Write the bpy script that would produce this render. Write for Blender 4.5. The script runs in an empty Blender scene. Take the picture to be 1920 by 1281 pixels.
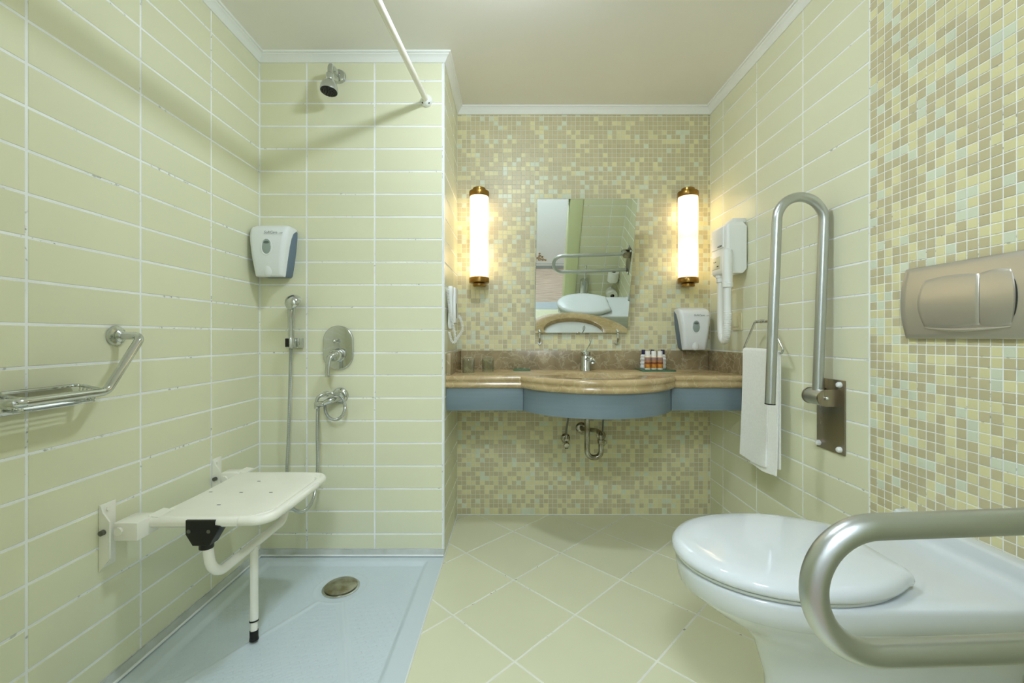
import bpy, bmesh, math, random
from mathutils import Vector, Matrix

PI = math.pi
R = math.radians
random.seed(7)
scene = bpy.context.scene
COL = scene.collection

# ------------------------------------------------------------------ camera
H = 0.974                 # lens height above the floor
F = 800.0                 # focal length in pixels of the 1920 wide frame
cam_d = bpy.data.cameras.new('camera')
cam = bpy.data.objects.new('camera', cam_d)
COL.objects.link(cam)
cam.location = (0, 0, H)
cam.rotation_euler = (R(90), 0, 0)
cam_d.sensor_width = 36.0
cam_d.lens = 36.0 * F / 1920.0
cam_d.shift_x = -2.0 / 1920.0
cam_d.shift_y = -9.5 / 1920.0
cam_d.clip_start = 0.01
scene.camera = cam

# ------------------------------------------------------------------ world, exposure
world = bpy.data.worlds.new('world')
scene.world = world
world.use_nodes = True
bg = world.node_tree.nodes['Background']
bg.inputs[0].default_value = (0.75, 0.85, 0.95, 1)
bg.inputs[1].default_value = 0.3
scene.view_settings.view_transform = 'Standard'
scene.view_settings.look = 'None'
scene.view_settings.gamma = 1.0
scene.view_settings.use_curve_mapping = False
scene.view_settings.exposure = 0.36
scene.cycles.max_bounces = 10
scene.cycles.diffuse_bounces = 6
scene.cycles.glossy_bounces = 6
scene.cycles.transmission_bounces = 10
scene.cycles.sample_clamp_indirect = 6.0
scene.cycles.caustics_reflective = False
scene.cycles.caustics_refractive = False

CEIL_W = 11.4      # bathroom ceiling lamp
CORR_W = 33.0      # corridor ceiling lamp
SCONCE = 3.2       # emission of the sconce glass

# ------------------------------------------------------------------ room numbers (metres)
XL, XR = -1.1236, 1.0788
XS = -0.305               # side face of the shower partition
YS = 1.892                # front face of the shower partition
YB = 2.333                # mosaic back wall
YF = 0.20                 # inner face of the door wall
YF0 = 0.05                # corridor face of the door wall
ZC = 2.224                # ceiling
YW = -0.87                # corridor wardrobe front


def PT(px, py, Y):
    return Vector(((px - 962) / F * Y, Y, H + (631 - py) / F * Y))


# ------------------------------------------------------------------ helpers
def lin(c):
    out = []
    for v in c[:3]:
        v = v / 255.0
        out.append(v / 12.92 if v <= 0.04045 else ((v + 0.055) / 1.055) ** 2.4)
    return (out[0], out[1], out[2], 1.0)


def empty(name, loc=(0, 0, 0), rz=0.0):
    o = bpy.data.objects.new(name, None)
    COL.objects.link(o)
    o.empty_display_size = 0.02
    o.location = loc
    o.rotation_euler = (0, 0, rz)
    return o


def tag(o, label, cat, group=None):
    o['label'] = label
    o['category'] = cat
    if group:
        o['group'] = group
    return o


def thing(name, label, cat, loc=(0, 0, 0), rz=0.0, group=None):
    return tag(empty(name, loc, rz), label, cat, group)


class MB:
    """collects geometry; build() links it as one mesh object"""
    def __init__(self):
        self.v, self.f, self.mi = [], [], []
        self.M = Matrix.Identity(4)

    def add(self, verts, faces, mi=0):
        b = len(self.v)
        for p in verts:
            self.v.append(self.M @ Vector(p))
        for fc in faces:
            self.f.append([b + i for i in fc])
            self.mi.append(mi)
        return self

    def box(self, x0, x1, y0, y1, z0, z1, bev=0.0, seg=2, mi=0):
        bm = bmesh.new()
        bmesh.ops.create_cube(bm, size=1.0)
        for w in bm.verts:
            w.co = Vector(((x0 + x1) / 2 + w.co.x * (x1 - x0), (y0 + y1) / 2 + w.co.y * (y1 - y0), (z0 + z1) / 2 + w.co.z * (z1 - z0)))
        if bev > 0:
            bmesh.ops.bevel(bm, geom=list(bm.edges), offset=bev, segments=seg, affect='EDGES', profile=0.5)
        bm.verts.index_update()
        self.add([w.co.copy() for w in bm.verts], [[w.index for w in fc.verts] for fc in bm.faces], mi)
        bm.free()
        return self

    def loft(self, rings, cap0=True, cap1=True, closed=True, mi=0):
        n = len(rings[0])
        verts = [p for r in rings for p in r]
        faces = []
        m = n if closed else n - 1
        for k in range(len(rings) - 1):
            for i in range(m):
                j = (i + 1) % n
                faces.append([k * n + i, k * n + j, (k + 1) * n + j, (k + 1) * n + i])
        if cap0:
            faces.append(list(range(n))[::-1])
        if cap1:
            faces.append([(len(rings) - 1) * n + i for i in range(n)])
        return self.add(verts, faces, mi)

    def lathe(self, prof, n=28, M=None, mi=0, cap=True):
        """prof: (radius, height) pairs along local z; M places it"""
        M = M or Matrix.Identity(4)
        rings = []
        for r, z in prof:
            r = max(r, 1e-5)
            rings.append([M @ Vector((r * math.cos(2 * PI * i / n), r * math.sin(2 * PI * i / n), z)) for i in range(n)])
        return self.loft(rings, cap, cap, True, mi)

    def tube(self, path, r, n=16, closed=False, caps=True, mi=0, flat=1.0):
        pts = [Vector(p) for p in path]
        L = len(pts)
        rad = r if isinstance(r, (list, tuple)) else [r] * L
        tans = []
        for i in range(L):
            if closed:
                t = pts[(i + 1) % L] - pts[i - 1]
            else:
                t = pts[min(i + 1, L - 1)] - pts[max(i - 1, 0)]
            tans.append(t.normalized())
        up = Vector((0, 0, 1)) if abs(tans[0].z) < 0.9 else Vector((1, 0, 0))
        nrm = (up - tans[0] * up.dot(tans[0])).normalized()
        rings = []
        for i in range(L):
            nrm = (nrm - tans[i] * nrm.dot(tans[i])).normalized()
            b = tans[i].cross(nrm)
            rings.append([pts[i] + (nrm * math.cos(2 * PI * k / n) * flat + b * math.sin(2 * PI * k / n)) * rad[i] for k in range(n)])
        if closed:
            rings.append(rings[0])
            return self.loft(rings, False, False, True, mi)
        return self.loft(rings, caps, caps, True, mi)

    def cyl(self, a, b, r, n=24, mi=0, r2=None, bev=0.0):
        a, b = Vector(a), Vector(b)
        r2 = r if r2 is None else r2
        d = (b - a)
        Ln = d.length
        M = Matrix.Translation(a) @ d.to_track_quat('Z', 'Y').to_matrix().to_4x4()
        if bev:
            prof = [(r - bev, 0), (r - bev * .3, bev * .3), (r, bev), (r2, Ln - bev), (r2 - bev * .3, Ln - bev * .3), (r2 - bev, Ln)]
        else:
            prof = [(r, 0), (r2, Ln)]
        return self.lathe(prof, n, M, mi)

    def sphere(self, c, r, n=20, mi=0, sc=(1, 1, 1), m=12):
        c = Vector(c)
        rings = []
        for k in range(m + 1):
            a = -PI / 2 + PI * k / m
            rr = max(math.cos(a), 1e-4)
            rings.append([c + Vector((r * sc[0] * rr * math.cos(2 * PI * i / n), r * sc[1] * rr * math.sin(2 * PI * i / n), r * sc[2] * math.sin(a))) for i in range(n)])
        return self.loft(rings, True, True, True, mi)

    def prism(self, outline, y0, y1, bev=0.0, mi=0):
        """outline in local x,z ; extruded along y from y0 (front) to y1"""
        bm = bmesh.new()
        vs = [bm.verts.new((p[0], y0, p[1])) for p in outline]
        fc = bm.faces.new(vs)
        ext = bmesh.ops.extrude_face_region(bm, geom=[fc])
        for e in ext['geom']:
            if isinstance(e, bmesh.types.BMVert):
                e.co.y = y1
        if bev:
            ed = [e for e in bm.edges if abs(e.verts[0].co.y - y0) < 1e-6 and abs(e.verts[1].co.y - y0) < 1e-6]
            bmesh.ops.bevel(bm, geom=ed, offset=bev, segments=3, affect='EDGES', profile=0.5)
        bm.verts.index_update()
        self.add([w.co.copy() for w in bm.verts], [[w.index for w in f_.verts] for f_ in bm.faces], mi)
        bm.free()
        return self

    def mesh(self, name, mats, smooth=35, fix=True):
        me = bpy.data.meshes.new(name)
        me.from_pydata([tuple(p) for p in self.v], [], self.f)
        for i, p in enumerate(me.polygons):
            p.material_index = self.mi[i]
        if fix:
            bm = bmesh.new()
            bm.from_mesh(me)
            bmesh.ops.remove_doubles(bm, verts=bm.verts, dist=1e-6)
            bmesh.ops.recalc_face_normals(bm, faces=bm.faces)
            bm.to_mesh(me)
            bm.free()
        for m in (mats if isinstance(mats, (list, tuple)) else [mats]):
            me.materials.append(m)
        if smooth:
            me.shade_smooth()
            me.set_sharp_from_angle(angle=R(smooth))
        else:
            me.shade_flat()
        me.update()
        return me

    def build(self, name, mats, parent=None, smooth=35, fix=True):
        o = bpy.data.objects.new(name, self.mesh(name, mats, smooth, fix))
        COL.objects.link(o)
        if parent:
            o.parent = parent
        return o


def struct(o):
    o['kind'] = 'structure'
    return o


def fillet(pts, rad, seg=8):
    """round the inner corners of a polyline"""
    pts = [Vector(p) for p in pts]
    out = [pts[0]]
    for i in range(1, len(pts) - 1):
        a, b, c = pts[i - 1], pts[i], pts[i + 1]
        r = rad[i - 1] if isinstance(rad, (list, tuple)) else rad
        u, w = (a - b).normalized(), (c - b).normalized()
        ang = u.angle(w)
        if ang > PI - 0.02 or r <= 0:
            out.append(b)
            continue
        d = r / math.tan(ang / 2)
        d = min(d, (a - b).length * .49, (c - b).length * .49)
        r2 = d * math.tan(ang / 2)
        cen = b + (u + w).normalized() * (r2 / math.sin(ang / 2))
        p0, p1 = b + u * d, b + w * d
        v0, v1 = p0 - cen, p1 - cen
        tot = v0.angle(v1)
        for k in range(seg + 1):
            t = k / seg
            out.append(cen + (v0 * math.sin((1 - t) * tot) + v1 * math.sin(t * tot)) / math.sin(tot))
    out.append(pts[-1])
    return out


def resample(pts, step):
    pts = [Vector(p) for p in pts]
    out = [pts[0].copy()]
    acc = 0.0
    for a, b in zip(pts, pts[1:]):
        L = (b - a).length
        if L < 1e-9:
            continue
        t = step - acc
        while t <= L:
            out.append(a.lerp(b, t / L))
            t += step
        acc = L - (t - step)
    if (out[-1] - pts[-1]).length > step * .3:
        out.append(pts[-1].copy())
    return out


def spline(pts, n=10):
    """Catmull-Rom through the points"""
    P = [Vector(p) for p in pts]
    P = [P[0] * 2 - P[1]] + P + [P[-1] * 2 - P[-2]]
    out = []
    for i in range(1, len(P) - 2):
        for k in range(n):
            t = k / n
            out.append(0.5 * ((2 * P[i]) + (P[i + 1] - P[i - 1]) * t + (2 * P[i - 1] - 5 * P[i] + 4 * P[i + 1] - P[i + 2]) * t * t + (3 * P[i] - P[i - 1] - 3 * P[i + 1] + P[i + 2]) * t ** 3))
    out.append(P[-2])
    return out


def ribbed(path, r, pitch=0.0032, depth=0.18):
    pts = resample(path, pitch / 2)
    rad = [r if i % 2 else r * (1 - depth) for i in range(len(pts))]
    return pts, rad


def coil(path, r, turns_per_m, n=10):
    pts = resample(path, 1.0 / (turns_per_m * n))
    out = []
    nrm = None
    for i, p in enumerate(pts):
        t = (pts[min(i + 1, len(pts) - 1)] - pts[max(i - 1, 0)]).normalized()
        if nrm is None:
            up = Vector((1, 0, 0))
            nrm = (up - t * up.dot(t)).normalized()
        nrm = (nrm - t * nrm.dot(t)).normalized()
        b = t.cross(nrm)
        a = 2 * PI * i / n
        out.append(p + (nrm * math.cos(a) + b * math.sin(a)) * r)
    return out


def text_part(name, body, size, mat, parent, loc, rot=(R(90), 0, 0), shear=0.0, depth=0.0002):
    cu = bpy.data.curves.new(name, 'FONT')
    cu.body = body
    cu.size = size
    cu.extrude = depth
    cu.shear = shear
    cu.resolution_u = 3
    tmp = bpy.data.objects.new('tmp', cu)
    COL.objects.link(tmp)
    dg = bpy.context.evaluated_depsgraph_get()
    me = bpy.data.meshes.new_from_object(tmp.evaluated_get(dg))
    bpy.data.objects.remove(tmp)
    me.materials.clear()
    me.materials.append(mat)
    o = bpy.data.objects.new(name, me)
    COL.objects.link(o)
    o.parent = parent
    o.location = loc
    o.rotation_euler = rot
    return o


# ------------------------------------------------------------------ materials
def mat(name, col, rough=0.4, metal=0.0, spec=0.5, var=0.0, vscale=8.0, col2=None, bump=0.0, bscale=60.0, rvar=0.0,
        objvar=0.0, island=0.0, trans=0.0, ior=1.45, coat=0.0, stretch=(1, 1, 1), emis=None, estr=0.0):
    m = bpy.data.materials.new(name)
    m.use_nodes = True
    nt = m.node_tree
    N, L = nt.nodes, nt.links
    p = N['Principled BSDF']
    base = lin(col)
    p.inputs['Base Color'].default_value = base
    p.inputs['Roughness'].default_value = rough
    p.inputs['Metallic'].default_value = metal
    p.inputs['Specular IOR Level'].default_value = spec
    p.inputs['IOR'].default_value = ior
    p.inputs['Transmission Weight'].default_value = trans
    p.inputs['Coat Weight'].default_value = coat
    p.inputs['Coat Roughness'].default_value = 0.05
    if emis:
        p.inputs['Emission Color'].default_value = lin(emis)
        p.inputs['Emission Strength'].default_value = estr
    tc = N.new('ShaderNodeTexCoord')
    mp = N.new('ShaderNodeMapping')
    mp.inputs['Scale'].default_value = stretch
    L.new(tc.outputs['Object'], mp.inputs['Vector'])
    cur = None
    if var > 0 or rvar > 0 or col2:
        nz = N.new('ShaderNodeTexNoise')
        nz.inputs['Scale'].default_value = vscale
        nz.inputs['Detail'].default_value = 4
        L.new(mp.outputs['Vector'], nz.inputs['Vector'])
    if var > 0 or col2:
        mx = N.new('ShaderNodeMix')
        mx.data_type = 'RGBA'
        mx.inputs[6].default_value = base
        c2 = lin(col2) if col2 else tuple(max(0, b * (1 - var)) for b in base[:3]) + (1,)
        mx.inputs[7].default_value = c2
        rp = N.new('ShaderNodeMapRange')
        rp.inputs['From Min'].default_value = 0.35
        rp.inputs['From Max'].default_value = 0.65
        L.new(nz.outputs['Fac'], rp.inputs['Value'])
        L.new(rp.outputs['Result'], mx.inputs[0])
        cur = mx.outputs[2]
    if objvar > 0 or island > 0:
        hs = N.new('ShaderNodeHueSaturation')
        mr = N.new('ShaderNodeMapRange')
        k = objvar or island
        mr.inputs['To Min'].default_value = 1 - k
        mr.inputs['To Max'].default_value = 1 + k
        if objvar > 0:
            oi = N.new('ShaderNodeObjectInfo')
            L.new(oi.outputs['Random'], mr.inputs['Value'])
        else:
            ge = N.new('ShaderNodeNewGeometry')
            L.new(ge.outputs['Random Per Island'], mr.inputs['Value'])
        L.new(mr.outputs['Result'], hs.inputs['Value'])
        hs.inputs['Color'].default_value = base
        if cur:
            L.new(cur, hs.inputs['Color'])
        cur = hs.outputs['Color']
    if cur:
        L.new(cur, p.inputs['Base Color'])
    if rvar > 0:
        r2 = N.new('ShaderNodeMapRange')
        r2.inputs['To Min'].default_value = max(0.01, rough - rvar)
        r2.inputs['To Max'].default_value = rough + rvar
        L.new(nz.outputs['Fac'], r2.inputs['Value'])
        L.new(r2.outputs['Result'], p.inputs['Roughness'])
    if bump > 0:
        n2 = N.new('ShaderNodeTexNoise')
        n2.inputs['Scale'].default_value = bscale
        n2.inputs['Detail'].default_value = 3
        L.new(mp.outputs['Vector'], n2.inputs['Vector'])
        bp = N.new('ShaderNodeBump')
        bp.inputs['Strength'].default_value = bump
        bp.inputs['Distance'].default_value = 0.002
        L.new(n2.outputs['Fac'], bp.inputs['Height'])
        L.new(bp.outputs['Normal'], p.inputs['Normal'])
    return m


def grout_mat(name, col, dirt, amount):
    """pale grout with scattered dark mould specks"""
    m = mat(name, col, rough=0.75, var=0.10, vscale=9)
    nt = m.node_tree
    N, L = nt.nodes, nt.links
    p = N['Principled BSDF']
    old = p.inputs['Base Color'].links[0].from_socket
    tc = [n for n in N if n.bl_idname == 'ShaderNodeTexCoord'][0]
    a = N.new('ShaderNodeTexNoise'); a.inputs['Scale'].default_value = 75; a.inputs['Detail'].default_value = 2
    b = N.new('ShaderNodeTexNoise'); b.inputs['Scale'].default_value = 4.5; b.inputs['Detail'].default_value = 1
    L.new(tc.outputs['Object'], a.inputs['Vector']); L.new(tc.outputs['Object'], b.inputs['Vector'])
    ra = N.new('ShaderNodeMapRange'); ra.inputs['From Min'].default_value = 0.60; ra.inputs['From Max'].default_value = 0.70
    rb = N.new('ShaderNodeMapRange'); rb.inputs['From Min'].default_value = 0.48; rb.inputs['From Max'].default_value = 0.62
    L.new(a.outputs['Fac'], ra.inputs['Value']); L.new(b.outputs['Fac'], rb.inputs['Value'])
    mu = N.new('ShaderNodeMath'); mu.operation = 'MULTIPLY'
    L.new(ra.outputs['Result'], mu.inputs[0]); L.new(rb.outputs['Result'], mu.inputs[1])
    m2 = N.new('ShaderNodeMath'); m2.operation = 'MULTIPLY'; m2.inputs[1].default_value = amount
    L.new(mu.outputs[0], m2.inputs[0])
    mx = N.new('ShaderNodeMix'); mx.data_type = 'RGBA'
    mx.inputs[7].default_value = lin(dirt)
    L.new(m2.outputs[0], mx.inputs[0]); L.new(old, mx.inputs[6]); L.new(mx.outputs[2], p.inputs['Base Color'])
    return m


def marble_mat(name, dark, mid, vein):
    m = bpy.data.materials.new(name)
    m.use_nodes = True
    nt = m.node_tree
    N, L = nt.nodes, nt.links
    p = N['Principled BSDF']
    p.inputs['Roughness'].default_value = 0.16
    tc = N.new('ShaderNodeTexCoord')
    n1 = N.new('ShaderNodeTexNoise'); n1.inputs['Scale'].default_value = 9; n1.inputs['Detail'].default_value = 6; n1.inputs['Distortion'].default_value = 0.8
    L.new(tc.outputs['Object'], n1.inputs['Vector'])
    r1 = N.new('ShaderNodeMapRange'); r1.inputs['From Min'].default_value = .35; r1.inputs['From Max'].default_value = .66
    L.new(n1.outputs['Fac'], r1.inputs['Value'])
    mx = N.new('ShaderNodeMix'); mx.data_type = 'RGBA'
    mx.inputs[6].default_value = lin(dark); mx.inputs[7].default_value = lin(mid)
    L.new(r1.outputs['Result'], mx.inputs[0])
    # fine crossing veins
    n2 = N.new('ShaderNodeTexNoise'); n2.inputs['Scale'].default_value = 14; n2.inputs['Detail'].default_value = 5
    L.new(tc.outputs['Object'], n2.inputs['Vector'])
    ad = N.new('ShaderNodeVectorMath'); ad.operation = 'MULTIPLY_ADD'
    ad.inputs[1].default_value = (.16, .16, .16)
    L.new(n2.outputs['Color'], ad.inputs[0]); L.new(tc.outputs['Object'], ad.inputs[2])
    vo = N.new('ShaderNodeTexVoronoi'); vo.feature = 'DISTANCE_TO_EDGE'; vo.inputs['Scale'].default_value = 17
    L.new(ad.outputs[0], vo.inputs['Vector'])
    r2 = N.new('ShaderNodeMapRange'); r2.inputs['From Min'].default_value = 0.0; r2.inputs['From Max'].default_value = 0.07
    r2.inputs['To Min'].default_value = 0.75; r2.inputs['To Max'].default_value = 0.0
    L.new(vo.outputs['Distance'], r2.inputs['Value'])
    ml = N.new('ShaderNodeMath'); ml.operation = 'MULTIPLY'
    L.new(r2.outputs['Result'], ml.inputs[0]); L.new(n2.outputs['Fac'], ml.inputs[1])
    m3 = N.new('ShaderNodeMix'); m3.data_type = 'RGBA'
    m3.inputs[7].default_value = lin(vein)
    L.new(ml.outputs[0], m3.inputs[0]); L.new(mx.outputs[2], m3.inputs[6])
    L.new(m3.outputs[2], p.inputs['Base Color'])
    return m


def sconce_mat(name, strength):
    """opal glass lit by two bulbs inside, one near each end"""
    m = mat(name, (250, 235, 215), rough=0.35)
    nt = m.node_tree
    N, L = nt.nodes, nt.links
    p = N['Principled BSDF']
    p.inputs['Emission Color'].default_value = (1.0, 0.76, 0.47, 1)
    tc = [n for n in N if n.bl_idname == 'ShaderNodeTexCoord'][0]
    sx = N.new('ShaderNodeSeparateXYZ')
    L.new(tc.outputs['Generated'], sx.inputs[0])
    s1 = N.new('ShaderNodeMath'); s1.operation = 'SUBTRACT'; s1.inputs[1].default_value = 0.5
    L.new(sx.outputs['Z'], s1.inputs[0])
    ab = N.new('ShaderNodeMath'); ab.operation = 'ABSOLUTE'
    L.new(s1.outputs[0], ab.inputs[0])
    cr = N.new('ShaderNodeValToRGB')
    e = cr.color_ramp.elements
    e[0].position = 0.0; e[0].color = (.26, .26, .26, 1)
    e[1].position = 0.5; e[1].color = (.30, .30, .30, 1)
    k = e.new(0.27); k.color = (1, 1, 1, 1)
    k = e.new(0.12); k.color = (.38, .38, .38, 1)
    k = e.new(0.40); k.color = (.8, .8, .8, 1)
    L.new(ab.outputs[0], cr.inputs[0])
    mu = N.new('ShaderNodeMath'); mu.operation = 'MULTIPLY'; mu.inputs[1].default_value = strength
    L.new(cr.outputs[0], mu.inputs[0])
    L.new(mu.outputs[0], p.inputs['Emission Strength'])
    return m


TILE = mat('cream glazed tile', (226, 226, 196), rough=0.27, var=0.035, vscale=3, objvar=0.018, bump=0.03, bscale=14)
FLOORT = mat('cream floor tile', (222, 222, 190), rough=0.33, var=0.05, vscale=2.5, objvar=0.02, bump=0.03, bscale=20)
GROUT = grout_mat('white wall grout', (247, 249, 250), (76, 78, 72), 0.62)
GROUTF = grout_mat('floor grout', (236, 236, 226), (88, 72, 50), 0.9)
MOS_T = mat('tan mosaic', (199, 190, 152), rough=0.38, island=0.05, var=0.04, vscale=40)
MOS_C = mat('cream mosaic', (222, 216, 168), rough=0.38, island=0.04, var=0.03, vscale=40)
MOS_P = mat('pale mosaic', (214, 220, 196), rough=0.34, island=0.04, var=0.03, vscale=40)
MOS1_T = mat('tan mosaic piece', (199, 190, 152), rough=0.38, objvar=0.05, var=0.04, vscale=40)
MOS1_C = mat('cream mosaic piece', (222, 216, 168), rough=0.38, objvar=0.04, var=0.03, vscale=40)
MOS1_P = mat('pale mosaic piece', (214, 220, 196), rough=0.34, objvar=0.04, var=0.03, vscale=40)
MGROUT = mat('mosaic grout', (228, 228, 214), rough=0.8, var=0.08, vscale=12)
PAINT = mat('white ceiling paint', (242, 240, 236), rough=0.85, var=0.02, vscale=3)
CORN = mat('white cornice paint', (238, 240, 238), rough=0.6, var=0.02, vscale=6)
TRIMW = mat('white tile trim', (236, 240, 240), rough=0.3, var=0.04, vscale=20)
TRAYM = mat('white acrylic tray', (204, 216, 222), rough=0.28, var=0.02, vscale=4)
CHROME = mat('chrome', (205, 208, 208), rough=0.09, metal=1.0, rvar=0.04, vscale=14)
CHROMED = mat('worn chrome', (186, 184, 172), rough=0.2, metal=1.0, rvar=0.08, vscale=30, col2=(140, 132, 110))
STEEL = mat('brushed stainless steel', (194, 198, 198), rough=0.34, metal=1.0, rvar=0.07, vscale=18, bump=0.05, bscale=40)
STEELP = mat('brushed steel plate', (160, 150, 135), rough=0.28, metal=1.0, rvar=0.08, vscale=20, stretch=(1, 1, .08))
SATIN = mat('satin silver plastic', (204, 200, 194), rough=0.34, metal=0.85)
DRAINM = mat('dulled drain metal', (178, 176, 158), rough=0.32, metal=0.9, col2=(140, 132, 105), vscale=28)
BRASS = mat('aged brass', (158, 122, 62), rough=0.3, metal=1.0, var=0.3, vscale=18, rvar=0.08)
CERAM = mat('white vitreous ceramic', (213, 219, 221), rough=0.06, coat=0.3)
WPLAST = mat('white plastic', (236, 238, 236), rough=0.3)
DISPW = mat('white dispenser plastic', (230, 234, 236), rough=0.28)
DISPG = mat('blue grey dispenser plastic', (104, 122, 142), rough=0.35)
LENSM = mat('clear dispenser window', (150, 165, 160), rough=0.05, coat=0.5)
LENSD = mat('dark window rim', (95, 105, 102), rough=0.2)
SEATW = mat('white coated seat', (240, 238, 226), rough=0.3, var=0.03, vscale=10)
SEATP = mat('white coated tube', (242, 240, 230), rough=0.25, var=0.02, vscale=10)
BLACKP = mat('black plastic', (18, 18, 18), rough=0.4, bump=0.05, bscale=80)
DARKS = mat('dark slot', (52, 52, 48), rough=0.7)
ZINC = mat('zinc bolt', (120, 122, 118), rough=0.4, metal=0.9)
MARBLE = marble_mat('brown emperador marble top', (168, 146, 104), (190, 168, 126), (214, 196, 158))
MARBLE2 = marble_mat('brown emperador marble splash', (136, 121, 92), (166, 150, 117), (216, 204, 174))
APRON = mat('grey blue laminate', (118, 134, 142), rough=0.3, var=0.06, vscale=6, stretch=(1, 1, 14))
MIRROR = mat('silvered mirror', (242, 248, 244), rough=0.0, metal=1.0)
MEDGE = mat('green glass edge', (96, 130, 112), rough=0.1)


def thin_glass(name, tint):
    m = bpy.data.materials.new(name)
    m.use_nodes = True
    N, L = m.node_tree.nodes, m.node_tree.links
    N.remove(N['Principled BSDF'])
    fr = N.new('ShaderNodeLayerWeight'); fr.inputs['Blend'].default_value = 0.34
    sc_f = N.new('ShaderNodeMath'); sc_f.operation = 'MULTIPLY'; sc_f.inputs[1].default_value = 0.9
    L.new(fr.outputs['Facing'], sc_f.inputs[0])
    tr_ = N.new('ShaderNodeBsdfTransparent'); tr_.inputs[0].default_value = lin(tint)
    gl = N.new('ShaderNodeBsdfGlossy'); gl.inputs['Roughness'].default_value = 0.03
    mx = N.new('ShaderNodeMixShader')
    L.new(sc_f.outputs[0], mx.inputs[0]); L.new(tr_.outputs[0], mx.inputs[1]); L.new(gl.outputs[0], mx.inputs[2])
    L.new(mx.outputs[0], N['Material Output'].inputs[0])
    return m


GLASS = thin_glass('clear tumbler glass', (250, 254, 252))
GGLASS = mat('green plate glass', (104, 206, 168), rough=0.02, trans=0.75, ior=1.5)
TOWEL = mat('white terry towel', (252, 252, 248), rough=0.95, var=0.05, vscale=120, bump=0.25, bscale=420)
RUBBER = mat('grey lettering', (110, 118, 124), rough=0.6)
SCONCEG = sconce_mat('lit opal glass', SCONCE)
CAPW = mat('white bottle cap', (240, 240, 238), rough=0.35)
CAPN = mat('navy bottle cap', (38, 34, 70), rough=0.35)
BOTW = mat('white bottle', (236, 234, 228), rough=0.35)
BOTC = mat('milky bottle', (224, 226, 224), rough=0.2)
LAB_O = mat('orange label print', (176, 100, 34), rough=0.5, col2=(206, 148, 60), vscale=90)
LAB_B = mat('lilac label print', (146, 126, 134), rough=0.5)
LAB_D = mat('plum label stripe', (98, 40, 54), rough=0.5)
PLATEC = mat('cream switch plate', (222, 216, 180), rough=0.4)
CASING = mat('pale green painted casing', (216, 222, 178), rough=0.45, var=0.03, vscale=5)
WARD = mat('white lacquered panel', (240, 244, 248), rough=0.3)
WFLOOR = mat('greyed wood floor', (196, 178, 160), rough=0.45, col2=(168, 148, 130), vscale=6, stretch=(1, 9, 1))
SILL = mat('grey stone sill', (176, 186, 192), rough=0.3, var=0.06, vscale=10)
GOLD = mat('gold ornament', (196, 150, 60), rough=0.3, metal=0.9)
CORRW = mat('corridor wall paint', (232, 228, 216), rough=0.8)
PAPER = mat('white toilet paper', (240, 240, 236), rough=0.95, bump=0.2, bscale=200)
CARD = mat('cardboard core', (90, 80, 66), rough=0.9)
SEAL = mat('grey sealing strip', (200, 206, 204), rough=0.55, col2=(172, 178, 172), vscale=9, stretch=(1, 1, 1))


def tray_ribs(m):
    nt = m.node_tree
    N, L = nt.nodes, nt.links
    p = N['Principled BSDF']
    tc = [n for n in N if n.bl_idname == 'ShaderNodeTexCoord'][0]
    mr_ = N.new('ShaderNodeMapping'); mr_.inputs['Rotation'].default_value = (0, 0, R(-34))
    mp = N.new('ShaderNodeMapping'); mp.inputs['Scale'].default_value = (21, 78, 1)
    L.new(tc.outputs['Object'], mr_.inputs[0]); L.new(mr_.outputs[0], mp.inputs[0])
    br = N.new('ShaderNodeTexBrick')
    br.inputs['Scale'].default_value = 1.0
    br.inputs['Mortar Size'].default_value = 0.16
    br.inputs['Mortar Smooth'].default_value = 0.6
    br.inputs['Brick Width'].default_value = 1.0
    br.inputs['Row Height'].default_value = 1.0
    L.new(mp.outputs[0], br.inputs[0])
    bp = N.new('ShaderNodeBump'); bp.invert = True; bp.inputs['Strength'].default_value = 0.4; bp.inputs['Distance'].default_value = 0.0016
    L.new(br.outputs['Fac'], bp.inputs['Height'])
    L.new(bp.outputs[0], p.inputs['Normal'])


TRAYPAN = mat('ribbed tray floor', (203, 216, 223), rough=0.3, var=0.02, vscale=4)
tray_ribs(TRAYPAN)

# ------------------------------------------------------------------ ceiling lamps (out of the frame): lit opal domes
def ceiling_lamp(name, label, x, y, z, rad, watts, col):
    t = thing(name, label, 'lamp', (x, y, z))
    MB().lathe([(rad + .012, 0), (rad + .012, -.016), (rad + .006, -.022), (rad - .004, -.022), (rad - .004, 0)], 40).build('rim', WPLAST, t)
    dep = rad * .8
    prof = [(rad * math.cos(a), -.022 - dep * math.sin(a)) for a in [PI / 2 * k / 10 for k in range(11)]]
    area = 2 * PI * rad * rad * .88
    m = mat(name + ' opal', (250, 250, 245), rough=0.4, emis=(255, 255, 255), estr=watts / (PI * area))
    m.node_tree.nodes['Principled BSDF'].inputs['Emission Color'].default_value = (col[0], col[1], col[2], 1)
    MB().lathe(prof, 40).build('opal_dome', m, t)
    return t


# ------------------------------------------------------------------ the room shell
def wall_box(name, x0, x1, y0, y1, z0, z1, m):
    return struct(MB().box(x0, x1, y0, y1, z0, z1).build(name, m, smooth=0))


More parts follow.
